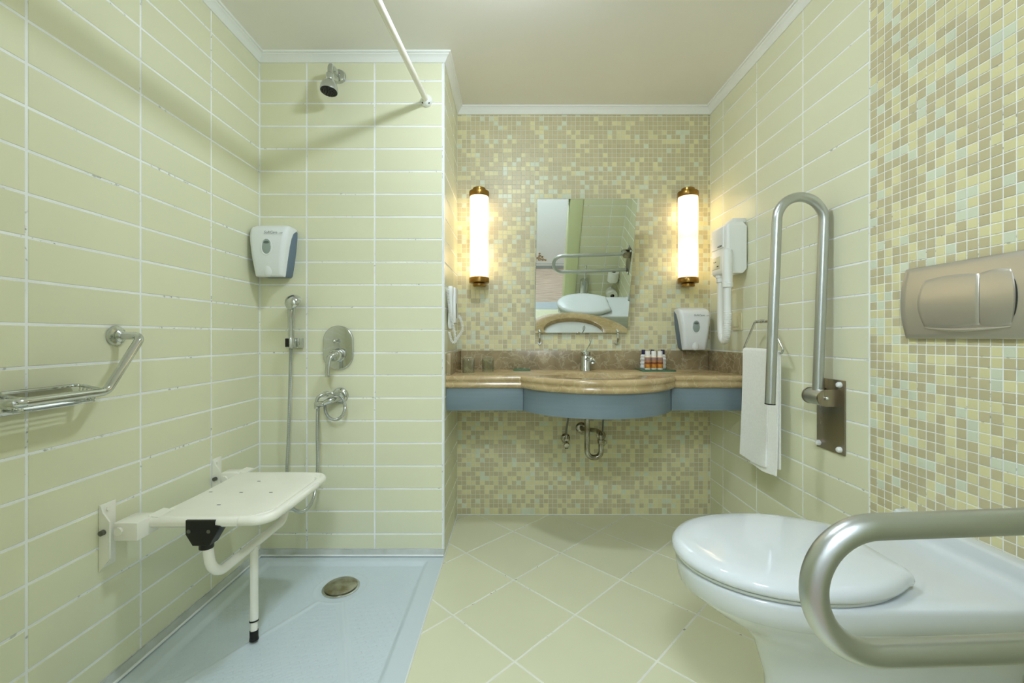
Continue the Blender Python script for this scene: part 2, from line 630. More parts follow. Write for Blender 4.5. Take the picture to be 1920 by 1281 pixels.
G = 0.0011      # joints lie this far behind the tile faces
floor = wall_box('floor', XS - .001, XR + .1, YF0, YB + .1, -.08, -G, GROUTF)
floor_shower = wall_box('floor_shower', XL - .1, XS - .001, YF0, YB + .1, -.12, -.035, GROUTF)
ceiling = wall_box('ceiling', XL - .1, XR + .1, YF0, YB + .1, ZC, ZC + .08, PAINT)
wall_left = wall_box('wall_left', XL - .12, XL - G, YF0, YB + .1, -.08, ZC + .01, GROUT)
wall_shower = wall_box('wall_shower', XL - .01, XS - G, YS + G, YB + .1, -.08, ZC + .01, GROUT)
wall_right = wall_box('wall_right', XR + G, XR + .12, YF0, YB + .1, -.08, ZC + .01, GROUT)
wall_back = wall_box('wall_back', XS - .05, XR + .1, YB + G, YB + .12, -.08, ZC + .01, MGROUT)
DX0, DX1, DZ = -0.42, 0.54, 2.05
wf = MB()
wf.box(XL - .1, DX0 - .10, YF0, YF - G, -.08, ZC + .01)
wf.box(DX1 + .10, XR + .1, YF0, YF - G, -.08, ZC + .01)
wf.box(DX0 - .10, DX1 + .10, YF0, YF - G, DZ + .08, ZC + .01)
wall_front = struct(wf.build('wall_front', GROUT, smooth=0))

# tiles --------------------------------------------------------------
JT = 0.0060
_tile_cache = {}


def tile_mesh(w, h, m, ch=0.0013, th=0.006, name='tile'):
    key = (name, round(w, 4), round(h, 4), m.name)
    if key not in _tile_cache:
        a, b = w / 2, h / 2
        q = lambda s, y: [(-a + s, y, -b + s), (a - s, y, -b + s), (a - s, y, b - s), (-a + s, y, b - s)]
        v = q(0, th) + q(0, ch) + q(ch, 0)
        f = [[8, 9, 10, 11]]
        for k in (0, 4):
            for i in range(4):
                j = (i + 1) % 4
                f.append([k + i, k + j, k + 4 + j, k + 4 + i])
        me = bpy.data.meshes.new(name)
        me.from_pydata(v, [], f)
        me.materials.append(m)
        me.shade_flat()
        me.update()
        _tile_cache[key] = me
    return _tile_cache[key]


def place(me, name, parent, loc, rz):
    o = bpy.data.objects.new(name, me)
    COL.objects.link(o)
    o.parent = parent
    o.location = loc
    o.rotation_euler = (0, 0, rz)
    return o


def tile_wall(parent, org, rz, ucuts, vcuts, m=TILE, j=JT, name='tile'):
    """org: world point of u=0,v=0 on the face; local x runs along the wall, z up"""
    ux, uy = math.cos(rz), math.sin(rz)
    for u0, u1 in zip(ucuts, ucuts[1:]):
        for v0, v1 in zip(vcuts, vcuts[1:]):
            w, h = u1 - u0 - j, v1 - v0 - j
            if w < .006 or h < .006:
                continue
            um, vm = (u0 + u1) / 2, (v0 + v1) / 2
            place(tile_mesh(w, h, m), name, parent, (org[0] + ux * um, org[1] + uy * um, vm), rz)


VC = [0.0] + [1.0024 + .1005 * k for k in range(-9, 13)]
VC = [v for v in VC if v < ZC - .012] + [ZC - .004]
VCT = [.03] + [v for v in VC if v > .05]
# left wall: u = +Y
tile_wall(wall_left, (XL, 0), R(90), [YF, .46, .762, 1.0855 - .0215, 1.4156 * .915 / .915 - .1185 + 0, YS][:0] or
          [YF, YS - 5 * .302, YS - 4 * .302, YS - 3 * .302, YS - 2 * .302, YS - .302, YS], VCT)
# shower end wall (u = +X) and the flank of the partition (u = +Y)
tile_wall(wall_shower, (0, YS), 0, [XL, XS - .007 - 2 * .3015, XS - .007 - .3015, XS - .007], VCT)
tile_wall(wall_shower, (XS, 0), R(90), [YS + .007, YS + .007 + .3015, YB], VC)
# right wall: u = -Y
tile_wall(wall_right, (XR, 0), R(-90), [-YB, -2.193, -1.891, -1.589, -1.292], VC, j=.0046)
tile_wall(wall_right, (XR, 0), R(-90), [-.692, -.39, -YF], VC)
# door wall faces +Y: u = -X
tile_wall(wall_front, (0, YF), R(180), [-XR, -XR + .14, -DX1 - .10], VC)
tile_wall(wall_front, (0, YF), R(180), [-DX0 + .10, -DX0 + .40, -XL], VC)

# mosaics --------------------------------------------------------------
MP = 0.0249
MJ = 0.0022


def pick(z, wall, rnd):
    if wall == 'back':
        if z > 1.93: p = (.78, .15)
        elif z > 1.62: p = (.66, .24)
        elif z > .85: p = (.44, .42)
        elif z > .50: p = (.60, .30)
        elif z > .25: p = (.50, .40)
        else: p = (.58, .34)
    else:
        if z > 1.62: p = (.50, .38)
        elif z > 1.35: p = (.58, .26)
        elif z > 1.12: p = (.50, .38)
        elif z > .92: p = (.56, .32)
        else: p = (.56, .32)
    r = rnd.random()
    return 0 if r < p[0] else (1 if r < p[0] + p[1] else 2)


def mosaic_box(mb, c, ux, nrm, w, h, mi, ch=.0008, th=.004):
    a, b = w / 2, h / 2
    v = []
    for s, d in ((0, -th), (0, -ch), (ch, 0)):
        for su, sv in ((-1, -1), (1, -1), (1, 1), (-1, 1)):
            v.append(c + ux * su * (a - s) + Vector((0, 0, sv * (b - s))) + nrm * d)
    f = [[8, 9, 10, 11]]
    for k in (0, 4):
        for i in range(4):
            j = (i + 1) % 4
            f.append([k + i, k + j, k + 4 + j, k + 4 + i])
    mb.add(v, f, mi)


rnd = random.Random(11)
mb = MB()
ncol = int((XR - XS) / MP)
x0 = XS
xs = [x0 + MP * k for k in range(ncol + 1)] + [XR]
zs = [ZC - .037 - .010 - MP * k for k in range(87)][::-1] + [ZC - .036]
zs = [0.002] + [z for z in zs if z > .012]
for u0, u1 in zip(xs, xs[1:]):
    for v0, v1 in zip(zs, zs[1:]):
        if u1 - u0 < .006 or v1 - v0 < .005:
            continue
        mosaic_box(mb, Vector(((u0 + u1) / 2, YB, (v0 + v1) / 2)), Vector((1, 0, 0)), Vector((0, -1, 0)), u1 - u0 - MJ, v1 - v0 - MJ, pick((v0 + v1) / 2, 'back', rnd))
mw = mb.build('mosaic_field', [MOS_T, MOS_C, MOS_P], wall_back, smooth=0, fix=False)
mw['kind'] = 'stuff'

# strip of mosaic on the right wall, behind the toilet
MPR = 0.0250
cells = []
for k in range(24):
    y1 = 1.290 - MPR * k
    y0 = y1 - MPR
    for q in range(90):
        z0 = .002 + MPR * q
        z1 = min(z0 + MPR, ZC - .036)
        if z1 - z0 < .006:
            continue
        yc, zc = (y0 + y1) / 2, (z0 + z1) / 2
        px = 962 + F * XR / yc
        py = 631 - F * (zc - H) / yc
        vis = px < 1915 and 4 < py < 1010 and not (.845 < yc < 1.17 and .975 < zc < 1.15)
        cells.append((y0, y1, z0, z1, pick(zc, 'right', rnd), vis, yc))
vis = sorted([c for c in cells if c[5]], key=lambda c: c[6])
one = set(id(c) for c in vis[:300])
MB_R = MB()
for c in cells:
    y0, y1, z0, z1, mi, v_, yc = c
    if id(c) in one:
        place(tile_mesh(MPR - MJ, z1 - z0 - MJ, (MOS1_T, MOS1_C, MOS1_P)[mi], ch=.0008, th=.004, name='mosaic_tile'), 'mosaic_tile', wall_right, (XR, yc, (z0 + z1) / 2), R(-90))
    else:
        mosaic_box(MB_R, Vector((XR, yc, (z0 + z1) / 2)), Vector((0, -1, 0)), Vector((-1, 0, 0)), MPR - MJ, z1 - z0 - MJ, mi)
mr_ = MB_R.build('mosaic_field', [MOS_T, MOS_C, MOS_P], wall_right, smooth=0, fix=False)
mr_['kind'] = 'stuff'

# floor tiles, laid diagonally ------------------------------------------
def clip(poly, x0, x1, y0, y1):
    def cut(pl, ax, val, sgn):
        out = []
        for i in range(len(pl)):
            a, b = pl[i - 1], pl[i]
            da, db = sgn * (a[ax] - val), sgn * (b[ax] - val)
            if (da >= 0) != (db >= 0):
                t = da / (da - db)
                out.append((a[0] + (b[0] - a[0]) * t, a[1] + (b[1] - a[1]) * t))
            if db >= 0:
                out.append(b)
        return out
    for ax, val, sg in ((0, x0, 1), (0, x1, -1), (1, y0, 1), (1, y1, -1)):
        poly = cut(poly, ax, val, sg)
        if len(poly) < 3:
            return []
    return poly


TS = 0.3018
ca = math.cos(R(45.2)); sa = math.sin(R(45.2))


def floor_tiles(parent, rect, z=0.0):
    h = TS / 2 - .0029
    for i in range(-12, 13):
        for j in range(-12, 13):
            cu, cv = (i + .5) * TS, (j + .5) * TS
            pl = [(cu - h, cv - h), (cu + h, cv - h), (cu + h, cv + h), (cu - h, cv + h)]
            pl = [(.0032 + ca * u - sa * v, 1.705 + sa * u + ca * v) for u, v in pl]
            pl = clip(pl, *rect)
            cl = []
            for p in pl:
                if not cl or (abs(p[0] - cl[-1][0]) + abs(p[1] - cl[-1][1])) > 1e-4:
                    cl.append(p)
            if len(cl) > 2 and abs(cl[0][0] - cl[-1][0]) + abs(cl[0][1] - cl[-1][1]) < 1e-4:
                cl.pop()
            if len(cl) < 3:
                continue
            ar = abs(sum(cl[k - 1][0] * cl[k][1] - cl[k][0] * cl[k - 1][1] for k in range(len(cl)))) / 2
            if ar < 1e-4:
                continue
            cx = sum(p[0] for p in cl) / len(cl); cy = sum(p[1] for p in cl) / len(cl)
            n = len(cl)
            v = [(p[0] - cx, p[1] - cy, -.006) for p in cl] + [(p[0] - cx, p[1] - cy, -.0008) for p in cl]
            k_ = 1 - .0009 / max(.02, math.sqrt(ar) / 2)
            v += [((p[0] - cx) * k_, (p[1] - cy) * k_, 0) for p in cl]
            f = [[2 * n + q for q in range(n)]]
            for b in (0, n):
                for q in range(n):
                    w = (q + 1) % n
                    f.append([b + q, b + w, b + n + w, b + n + q])
            m = MB().add(v, f)
            o = m.build('floor_tile', FLOORT, parent, smooth=0)
            o.location = (cx, cy, z)


floor_tiles(floor, (XS + .004, XR - .001, YF + .02, YB - .001))
TY0 = 0.93       # near end of the shower tray
wall_box('floor_step', XL - .01, XS - .001, YF0, TY0 - .002, -.1, -G, GROUTF)
floor_tiles(bpy.data.objects['floor_step'], (XL + .001, XS + .002, YF + .02, TY0 - .004))
MB_s = MB().box(DX0 - .02, DX1 + .02, YF0, YF + .018, -.05, .001, .002)
struct(MB_s.build('trim_1', SILL, smooth=0))

# white trim on the corner of the partition
tc_ = MB().prism([(XS - .0075, .03), (XS + .0006, .03), (XS + .0006, ZC - .03), (XS - .0075, ZC - .03)], YS - .0006, YS + .0085, .0015)
struct(tc_.build('trim_2', TRIMW))

# cornice: one moulding swept round the room with mitred corners
def cornice():
    prof = [(0, -.037), (.004, -.037), (.006, -.033), (.010, -.028), (.013, -.022), (.018, -.016), (.024, -.012), (.026, -.008), (.031, -.007), (.033, -.004), (.033, .001), (0, .001)]
    path = [(XL, YF), (XL, YS), (XS, YS), (XS, YB), (XR, YB), (XR, YF)]
    # inward direction for every corner
    inn = [(1, 1), (1, -1), (1, -1), (1, -1), (-1, -1), (-1, 1)]
    rings = []
    for (x, y), (ix, iy) in zip(path, inn):
        rings.append([Vector((x + ix * d, y + iy * d, ZC + z)) for d, z in prof])
    rings.append(rings[0])
    m = MB()
    m.loft(rings, False, False, True)
    return struct(m.build('trim_3', CORN, smooth=25))


cornice()
# casing around the doorway and the door reveal
cs = MB()
for xa, xb in ((DX0 - .12, DX0), (DX1, DX1 + .12)):
    cs.box(xa, xb, YF0 - .02, YF + .018, 0.002, DZ + .1, .004)
cs.box(DX0, DX1, YF0 - .02, YF + .018, DZ, DZ + .1, .004)
struct(cs.build('trim_4', CASING))

# ------------------------------------------------------------------ corridor behind the camera (seen in the mirror)
wall_box('floor_corridor', -1.9, 1.9, YW - .1, YF0, -.08, -.001, WFLOOR)
wall_box('ceiling_corridor', -1.9, 1.9, YW - .1, YF0, 2.35, 2.42, PAINT)
wall_box('wall_corridor_left', -1.95, -1.9, YW - .1, YF0, -.05, 2.4, CORRW)
wall_box('wall_corridor_right', 1.9, 1.95, YW - .1, YF0, -.05, 2.4, CORRW)
wall_box('wall_corridor_back', -1.95, 1.95, YW - .16, YW - .1, -.05, 2.4, CORRW)
cw = MB()
cw.box(-1.9, DX0 - .1, YF0 - .012, YF0 - .002, 0, 2.35)
cw.box(DX1 + .1, 1.9, YF0 - .012, YF0 - .002, 0, 2.35)
cw.box(DX0 - .1, DX1 + .1, YF0 - .012, YF0 - .002, DZ + .08, 2.35)
struct(cw.build('wall_corridor_front', CORRW, smooth=0))

ward = thing('wardrobe', 'white panelled wardrobe with gold scroll ornament, seen in the mirror', 'wardrobe', (0, YW, 0))
MB().box(-1.85, 1.85, -.08, -.03, 0.0, 2.3, .002).build('carcass', WARD, ward)
MB().box(-1.85, 1.85, -.03, -.012, 0.0, .04, .002).build('plinth', SILL, ward)
for k in range(-2, 3):
    xc = k * .72 - .20
    d = MB().box(max(-1.85, xc - .357), min(1.85, xc + .357), -.03, 0, .045, 2.28, .003).build('door', WARD, ward)
    MB().box(xc - .34, xc + .34, 0.0, .003, .070, .076).build('moulding_line', SILL, d)
    o = MB()
    cx0 = k * .72 - .41
    for a_, b_, r_ in ((.03, .13, .024), (.072, .125, .019), (.105, .12, .013), (.028, .175, .018), (.025, .21, .013), (.062, .165, .013), (.0, .15, .016)):
        o.tube([(cx0 + a_ + r_ * math.cos(t) * (1 - t / 11), .004, b_ + r_ * math.sin(t) * (1 - t / 11)) for t in [q * .35 for q in range(26)]], .003, 6)
    oo = o.build('scroll_ornament', GOLD, d)
    oo['kind'] = 'stuff'

ceiling_lamp('corridor_ceiling_lamp', 'round ceiling lamp in the corridor behind the doorway', -.10, -.45, 2.35, .20, CORR_W, (.85, .955, 1.10))
ceiling_lamp('bathroom_ceiling_lamp', 'round ceiling lamp over the bathroom floor', 0.0, 1.22, ZC, .055, CEIL_W, (.85, .955, 1.09))

# ------------------------------------------------------------------ shower tray
def tray():
    t = thing('shower_tray', 'low white ribbed shower tray below the folding seat', 'shower tray', (0, 0, 0))
    xa, xb, ya, yb = XL, XS, TY0, YS
    DXc, DYc = -.674, 1.672
    st = .0042
    nx, ny = int((xb - xa) / st), int((yb - ya) / st)

    def segd(p, a, b):
        ab = b - a
        k = max(0, min(1, (p - a).dot(ab) / ab.length_squared))
        return (p - (a + ab * k)).length
    C = Vector((DXc, DYc))
    c1 = Vector((xb - .075, ya + .07)); c2 = Vector((xa + .075, ya + .07))
    c3 = Vector((xa + .075, yb - .055)); c4 = Vector((xb - .065, yb - .055))
    verts, faces, mis = [], [], []
    for j in range(ny + 1):
        for i in range(nx + 1):
            x, y = xa + (xb - xa) * i / nx, ya + (yb - ya) * j / ny
            e = min((x - xa - .062), (xb - x - .062), (y - ya - .055), (yb - y - .045))
            s = max(0, min(1, e / .018))
            s = s * s * (3 - 2 * s)
            z = .003 - .011 * s
            p = Vector((x, y))
            d = (p - C).length
            if s > .9:
                z -= .004 * max(0, 1 - d / .75)
                rd = min(segd(p, C, c1), segd(p, C, c2))
                if d > .1:
                    z += .0030 * max(0, 1 - (rd / .010) ** 2)
                z += .0016 * max(0, 1 - ((d - .098) / .006) ** 2)
            # flare up to the two walls
            w = min(x - xa, yb - y)
            z += .018 * max(0, 1 - w / .014) ** 2
            verts.append((x, y, z))
    for j in range(ny):
        for i in range(nx):
            a = j * (nx + 1) + i
            faces.append([a, a + 1, a + nx + 2, a + nx + 1])
            x, y = xa + (xb - xa) * (i + .5) / nx, ya + (yb - ya) * (j + .5) / ny
            e = min((x - xa - .085), (xb - x - .085), (y - ya - .075), (yb - y - .07))
            d = math.hypot(x - DXc, y - DYc)
            rd = min(segd(Vector((x, y)), C, c1), segd(Vector((x, y)), C, c2))
            mis.append(1 if (e > 0 and d > .112 and rd > .02) else 0)
    m = MB()
    m.add(verts, faces)
    m.mi = mis
    m.build('tray_pan', [TRAYM, TRAYPAN], t, smooth=50, fix=False)
    MB().box(xb - .004, xb, ya, yb, -.034, .0032).box(xa, xb, ya, ya + .004, -.034, .0032).build('tray_side', TRAYM, t)
    M = Matrix.Translation((DXc, DYc, -.0125))
    dr = MB().lathe([(.070, -.002), (.070, .004), (.066, .006), (.060, .006)], 40, M).build('drain_ring', CHROME, t)
    MB().lathe([(.056, .004), (.061, .008), (.061, .012), (.052, .0165), (.03, .019), (.001, .0195)], 40, M).build('drain_cover', DRAINM, t)
    return t


tray()
seal_prof = [(0, .0312), (.004, .0305), (.013, .0125), (.013, .004), (0, .004)]
sl = MB()
sl.loft([[Vector((XL + d, TY0, z)) for d, z in seal_prof], [Vector((XL + d, YS - d, z)) for d, z in seal_prof], [Vector((XS, YS - d, z)) for d, z in seal_prof]])
struct(sl.build('trim_5', SEAL, smooth=20))
sl = MB()
sl.tube([(XL + .0155, TY0, .0095), (XL + .0155, YS - .0155, .0095), (XS, YS - .0155, .0095)], .0042, 8)
struct(sl.build('trim_6', TRIMW))

sl = MB()
sl.tube([(XS + .001, TY0, .0005), (XS + .001, YB - .002, .0005), (XR - .002, YB - .002, .0005)], .0032, 6)
struct(sl.build('trim_7', TRIMW))

# ------------------------------------------------------------------ curtain rod
rod = thing('curtain_rod', 'white curtain rod running along the shower ceiling', 'curtain rod', (0, 0, 0))
a_ = Vector((-.383, YS - .012, 2.016)); b_ = Vector((-.455, .80, 2.018))
pth = fillet([a_, b_, (-.47, .60, 2.018), (XL + .01, .60, 2.018)], [0, .1], 10)
MB().tube(pth, .0125, 20).build('rod', SEATP, rod)
fl = MB()
fl.lathe([(.026, 0), (.026, .004), (.024, .012), (.018, .02), (.0135, .024)], 28, Matrix.Translation((-.383, YS - .0005, 2.016)) @ Matrix.Rotation(R(90), 4, 'X'))
flo = fl.build('end_flange', WPLAST, rod)
sc_ = MB()
for dx, dz in ((-.015, -.012), (.013, -.013)):
    MB().cyl((-.383 + dx, YS - .004, 2.016 + dz), (-.383 + dx, YS - .0185, 2.016 + dz - .002), .0035, 10).build('screw', DARKS, flo)
MB().lathe([(.026, 0), (.026, .004), (.024, .012), (.0135, .02)], 28, Matrix.Translation((XL + .0005, .60, 2.018)) @ Matrix.Rotation(R(90), 4, 'Y')).build('end_flange', WPLAST, rod)

# ------------------------------------------------------------------ overhead shower
sh = thing('overhead_shower', 'chrome overhead shower head on a short bent wall arm', 'shower head', (-.771, YS, 2.125))
MB().lathe([(.031, 0), (.031, .004), (.027, .012), (.018, .016), (.012, .017)], 32, Matrix.Rotation(R(90), 4, 'X')).build('wall_flange', CHROME, sh)
arm = fillet([(0, -.005, 0), (-.002, -.046, .004), (-.002, -.088, .000), (-.002, -.090, -.07)], [.03, .022], 8)
MB().tube(arm, .0108, 18).build('arm', CHROME, sh)
ax = Vector((-.002, -.090, -.052)); dr_ = Vector((-.03, -.10, -1)).normalized()
M = Matrix.Translation(ax) @ dr_.to_track_quat('Z', 'Y').to_matrix().to_4x4()
hd = MB().lathe([(.0125, -.012), (.0165, -.008), (.0165, .014), (.015, .018), (.018, .022), (.029, .032), (.0345, .046), (.0365, .062), (.0355, .068)], 36, M).build('spray_body', CHROME, sh)
fc = MB().lathe([(.0345, .066), (.033, .070), (.001, .071)], 36, M)
fo = fc.build('spray_face', BLACKP, sh)
nz = MB()
for rr, nn in ((.026, 14), (.017, 9), (.007, 4)):
    for k in range(nn):
        a = 2 * PI * k / nn
        nz.lathe([(.0022, .069), (.0016, .075)], 8, M @ Matrix.Translation((rr * math.cos(a), rr * math.sin(a), 0)))
nz.build('nozzle', DARKS, fo)

# ------------------------------------------------------------------ soap dispensers
def dispenser(name, label, x, y, z, glyph_x):
    t = thing(name, label, 'soap dispenser', (x, y, z), 0, 'matching soap dispensers')

    def sec(hw, yf, yb, z, n=6, rc=.02):
        pts = []
        rc = min(rc, hw * .8, (yf - yb) * .8 if yf > yb else rc)
        for k in range(n + 1):
            a = PI / 2 * k / n
            pts.append((hw - rc + rc * math.cos(a), -yf + rc - rc * math.sin(a), z))
        for k in range(n + 1):
            a = PI / 2 + PI / 2 * k / n
            pts.append((-(hw - rc) + rc * math.cos(a), -yf + rc - rc * math.sin(a), z))
        pts.append((-hw, -yb, z)); pts.append((hw, -yb, z))
        return [Vector(p) for p in pts]
    b = MB()
    b.loft([sec(.050, .055, 0, .004), sec(.056, .068, 0, .012), sec(.064, .082, 0, .06), sec(.072, .085, 0, .12), sec(.077, .08, 0, .18), sec(.077, .06, 0, .205), sec(.07, .04, 0, .214)])
    b.build('back_housing', DISPG, t)
    c = MB()
    c.loft([sec(.0585, .088, .066, 0, rc=.014), sec(.060, .092, .066, .004, rc=.016), sec(.063, .098, .066, .03), sec(.069, .105, .064, .08), sec(.075, .106, .061, .13), sec(.0795, .103, .056, .165), sec(.081, .097, .043, .19),
            sec(.0805, .091, .022, .203), sec(.079, .083, .006, .211), sec(.074, .070, .0, .219), sec(.062, .05, .0, .225), sec(.04, .03, .0, .228)])
    cv = c.build('front_cover', DISPW, t, smooth=60)
    w = MB()
    w.tube([(.0225 * math.cos(a), -.1055, .122 + .0335 * math.sin(a)) for a in [2 * PI * k / 32 for k in range(32)]], .0022, 8, closed=True)
    w.build('window_rim', DISPW, cv)
    w = MB()
    w.sphere((0, -.1035, .122), 1, 28, sc=(.0215, .0045, .0325))
    w.build('window', LENSM, cv)
    w = MB()
    w.sphere((0, -.1045, .139), 1, 20, sc=(.014, .0035, .009))
    w.build('liquid_gap', LENSD, cv)
    p = MB()
    p.sphere((0, -.0915, .026), 1, 24, sc=(.020, .0105, .028))
    p.build('push_nose', DISPW, t)
    text_part('lettering', 'SoftCare', .0155, RUBBER, cv, (glyph_x, -.1045, .178), rot=(R(86), 0, 0), shear=.25)
    text_part('lettering', 'LINE', .0062, RUBBER, cv, (glyph_x + .066, -.1042, .1785), rot=(R(86), 0, 0), shear=.25)
    return t


dispenser('soap_dispenser', 'white soap dispenser with blue grey sides in the shower corner', -1.033, YS, 1.228, -.012)
dispenser('soap_dispenser', 'white soap dispenser on the mosaic beside the hair dryer hose', .957, YB, .902, -.012)

# ------------------------------------------------------------------ hand shower, bracket, hose
hs = thing('hand_shower', 'chrome hand shower hanging in its wall holder with ribbed hose', 'hand shower', (0, 0, 0))
hx = -.955
top = Vector((hx + .006, YS - .05, 1.128))
han = spline([(hx - .008, YS - .042, .955), (hx - .007, YS - .043, 1.03), (hx - .002, YS - .05, 1.09), (hx + .004, YS - .06, 1.122)], 8)
nh = len(han)
MB().tube(han, [.0125 + .004 * (k / (nh - 1)) ** 2 * 2 for k in range(nh)], 18).build('handle', CHROME, hs)
d0 = Vector((.35, .55, -.45)).normalized()
M = Matrix.Translation((hx + .004, YS - .062, 1.126)) @ d0.to_track_quat('Z', 'Y').to_matrix().to_4x4()
MB().lathe([(.001, -.020), (.016, -.018), (.028, -.009), (.035, .004), (.037, .014), (.035, .019), (.001, .0195)], 32, M).build('spray_head', CHROME, hs)
hose_pts = spline([(hx - .008, YS - .042, .95), (hx - .012, YS - .04, .80), (hx - .022, YS - .035, .55), (hx - .022, YS - .05, .36), (-.955, YS - .08, .27), (-.90, YS - .085, .232), (-.852, YS - .08, .275), (-.835, YS - .07, .40),
                   (-.840, YS - .06, .55), (-.838, YS - .06, .665), (-.830, YS - .06, .685)], 14)
pp, rr = ribbed(hose_pts, .0078)
MB().tube(pp, rr, 12).build('hose', CHROMED if False else CHROME, hs)
hb = thing('hand_shower_holder', 'small square chrome wall holder gripping the hand shower', 'shower holder', (hx + .006, YS, .945))
MB().box(-.012, .022, -.028, 0, -.022, .022, .004).build('wall_block', CHROME, hb)
MB().lathe([(.0185, -.022), (.0195, -.018), (.0195, .018), (.0185, .022), (.0125, .022), (.0115, -.022), (.0185, -.022)], 26, Matrix.Translation((-.014, -.042, 0)), cap=False).build('clamp_ring', CHROME, hb)
MB().box(-.0285, -.012, -.0625, -.0615, -.016, .02, .0004).build('clamp_slot', BLACKP, hb)

# ------------------------------------------------------------------ mixer
mx_ = thing('shower_mixer', 'chrome oval shower mixer plate with lever and diverter knob', 'shower mixer', (-.773, YS, .924))
ol = []
for k in range(25):
    a = PI * k / 24
    ol.append((.067 * math.cos(a), .031 + .067 * math.sin(a)))
for k in range(25):
    a = PI + PI * k / 24
    ol.append((.067 * math.cos(a), -.031 + .067 * math.sin(a)))
MB().prism(ol, -.010, 0, .004).build('cover_plate', CHROME, mx_)
kb = MB().cyl((0, -.010, .03), (-.002, -.016, .03), .010, 20).cyl((0, -.012, .03), (-.004, -.034, .03), .0055, 16).sphere((-.0045, -.036, .03), .0085, 18)
kb.build('diverter_knob', CHROME, mx_)
bd = MB().lathe([(.030, 0), (.030, .006), (.026, .010), (.026, .022), (.0275, .024), (.0275, .046), (.024, .052), (.001, .055)], 32, Matrix.Translation((.004, -.008, -.032)) @ Matrix.Rotation(R(90), 4, 'X'))
bd.build('cartridge_body', CHROME, mx_)
lv = spline([(0.002, -.055, -.026), (-.006, -.075, -.036), (-.010, -.084, -.062), (-.012, -.088, -.105), (-.012, -.087, -.122)], 8)
MB().tube(lv, [.022 - .010 * min(1, k / (len(lv) * .45)) - (.004 if k == len(lv) - 1 else 0) for k in range(len(lv))], 20, flat=.62).build('lever', CHROME, mx_)

# wall outlet with coiled spare hose
wo = thing('shower_outlet', 'chrome wall elbow with a looped ribbed hose under the mixer', 'shower outlet', (-.765, YS, .712))
MB().lathe([(.036, 0), (.036, .005), (.032, .012), (.024, .016)], 32, Matrix.Rotation(R(90), 4, 'X')).build('wall_flange', CHROME, wo)
MB().tube(spline([(.002, -.010, 0), (-.02, -.045, -.012), (-.05, -.06, -.026)], 8), [.02 - .0006 * k for k in range(17)], 20).build('elbow', CHROME, wo)
MB().cyl((-.047, -.06, -.027), (-.082, -.062, -.031), .013, 20, bev=.002).build('coupling', CHROME, wo)
MB().box(-.085, -.068, -.072, -.05, -.048, -.018, .003).build('hose_nut', CHROME, wo)
MB().box(-.048, -.030, -.072, -.05, .004, .026, .003).build('hose_clip', CHROME, wo)
lp = [(-.078, -.064, -.02), (-.068, -.066, .002), (-.04, -.066, .014), (-.012, -.066, .018)]
for k in range(17):
    a = R(95) - R(265) * k / 16
    lp.append((-.004 + .046 * math.cos(a), -.064 + .02 * k / 16, -.040 + .058 * math.sin(a)))
lp.append((-.050, -.044, -.018))
pp, rr = ribbed(spline(lp, 5), .0074)
MB().tube(pp, rr, 12).build('hose_loop', CHROME, wo)

# ------------------------------------------------------------------ grab bar with soap basket, left wall
gb = thing('soap_basket_bar', 'bent chrome grab bar with wire soap basket on left wall', 'grab bar', (0, 0, 0))
bx = -1.048
ya, yb_ = .893, 1.205
pth = fillet([(XL + .002, yb_, .976), (bx, yb_, .976), (bx, 1.10, .832), (bx, ya, .832), (XL + .002, ya, .832)], [.022, .03, .022], 10)
MB().tube(pth, .0108, 20).build('bar', CHROME, gb)
for yy, zz in ((yb_, .976), (ya, .832)):
    MB().lathe([(.0285, 0), (.0285, .004), (.025, .010), (.018, .012), (.018, .018), (.013, .022)], 30, Matrix.Translation((XL, yy, zz)) @ Matrix.Rotation(R(90), 4, 'Y')).build('wall_flange', CHROME, gb)
bk = empty('soap_basket'); bk.parent = gb
bk_ob = MB()
X0, X1, Y0, Y1 = XL + .010, bx - .004, .918, 1.080


def rrect(x0, x1, y0, y1, z, r):
    p = []
    for cx, cy, a0 in ((x1 - r, y1 - r, 0), (x0 + r, y1 - r, 90), (x0 + r, y0 + r, 180), (x1 - r, y0 + r, 270)):
        for k in range(6):
            a = R(a0 + 18 * k)
            p.append((cx + r * math.cos(a), cy + r * math.sin(a), z))
    return p


bpy.data.objects.remove(bk)
bko = MB().tube([(p[0], p[1], .838 + .012 * (X1 - p[0]) / (X1 - X0)) for p in rrect(X0, X1 + .004, Y0 - .004, Y1 + .012, .838, .014)], .0042, 10, closed=True).build('basket_rim', CHROME, gb)
lo = MB().tube(rrect(X0 + .004, X1 - .004, Y0 + .006, Y1, .812, .010), .0035, 10, closed=True)
lo.build('basket_base', CHROME, gb)
for k in range(6):
    xx = X0 + .009 + (X1 - X0 - .018) * k / 5
    MB().tube(fillet([(xx, Y0 - .003, .838 + .012 * (X1 - xx) / (X1 - X0)), (xx, Y0 + .006, .811), (xx, Y1, .811), (xx, Y1 + .010, .838 + .012 * (X1 - xx) / (X1 - X0))], .004, 3), .0017, 6).build('basket_wire', CHROME, bko)

# ------------------------------------------------------------------ folding shower seat
st = thing('folding_shower_seat', 'white folding shower seat on left wall with drop leg', 'shower seat', (0, 0, 0))
YA, YBk = 1.222, 1.618
XA, XF = -1.045, -.702
ZT = .444
fr = fillet([(XA - .01, YA, ZT - .004), (XF, YA, ZT), (XF, YBk, ZT), (XA - .01, YBk, ZT - .004)], .115, 14)
MB().tube(fr, .0132, 20).build('seat_frame', SEATP, st)


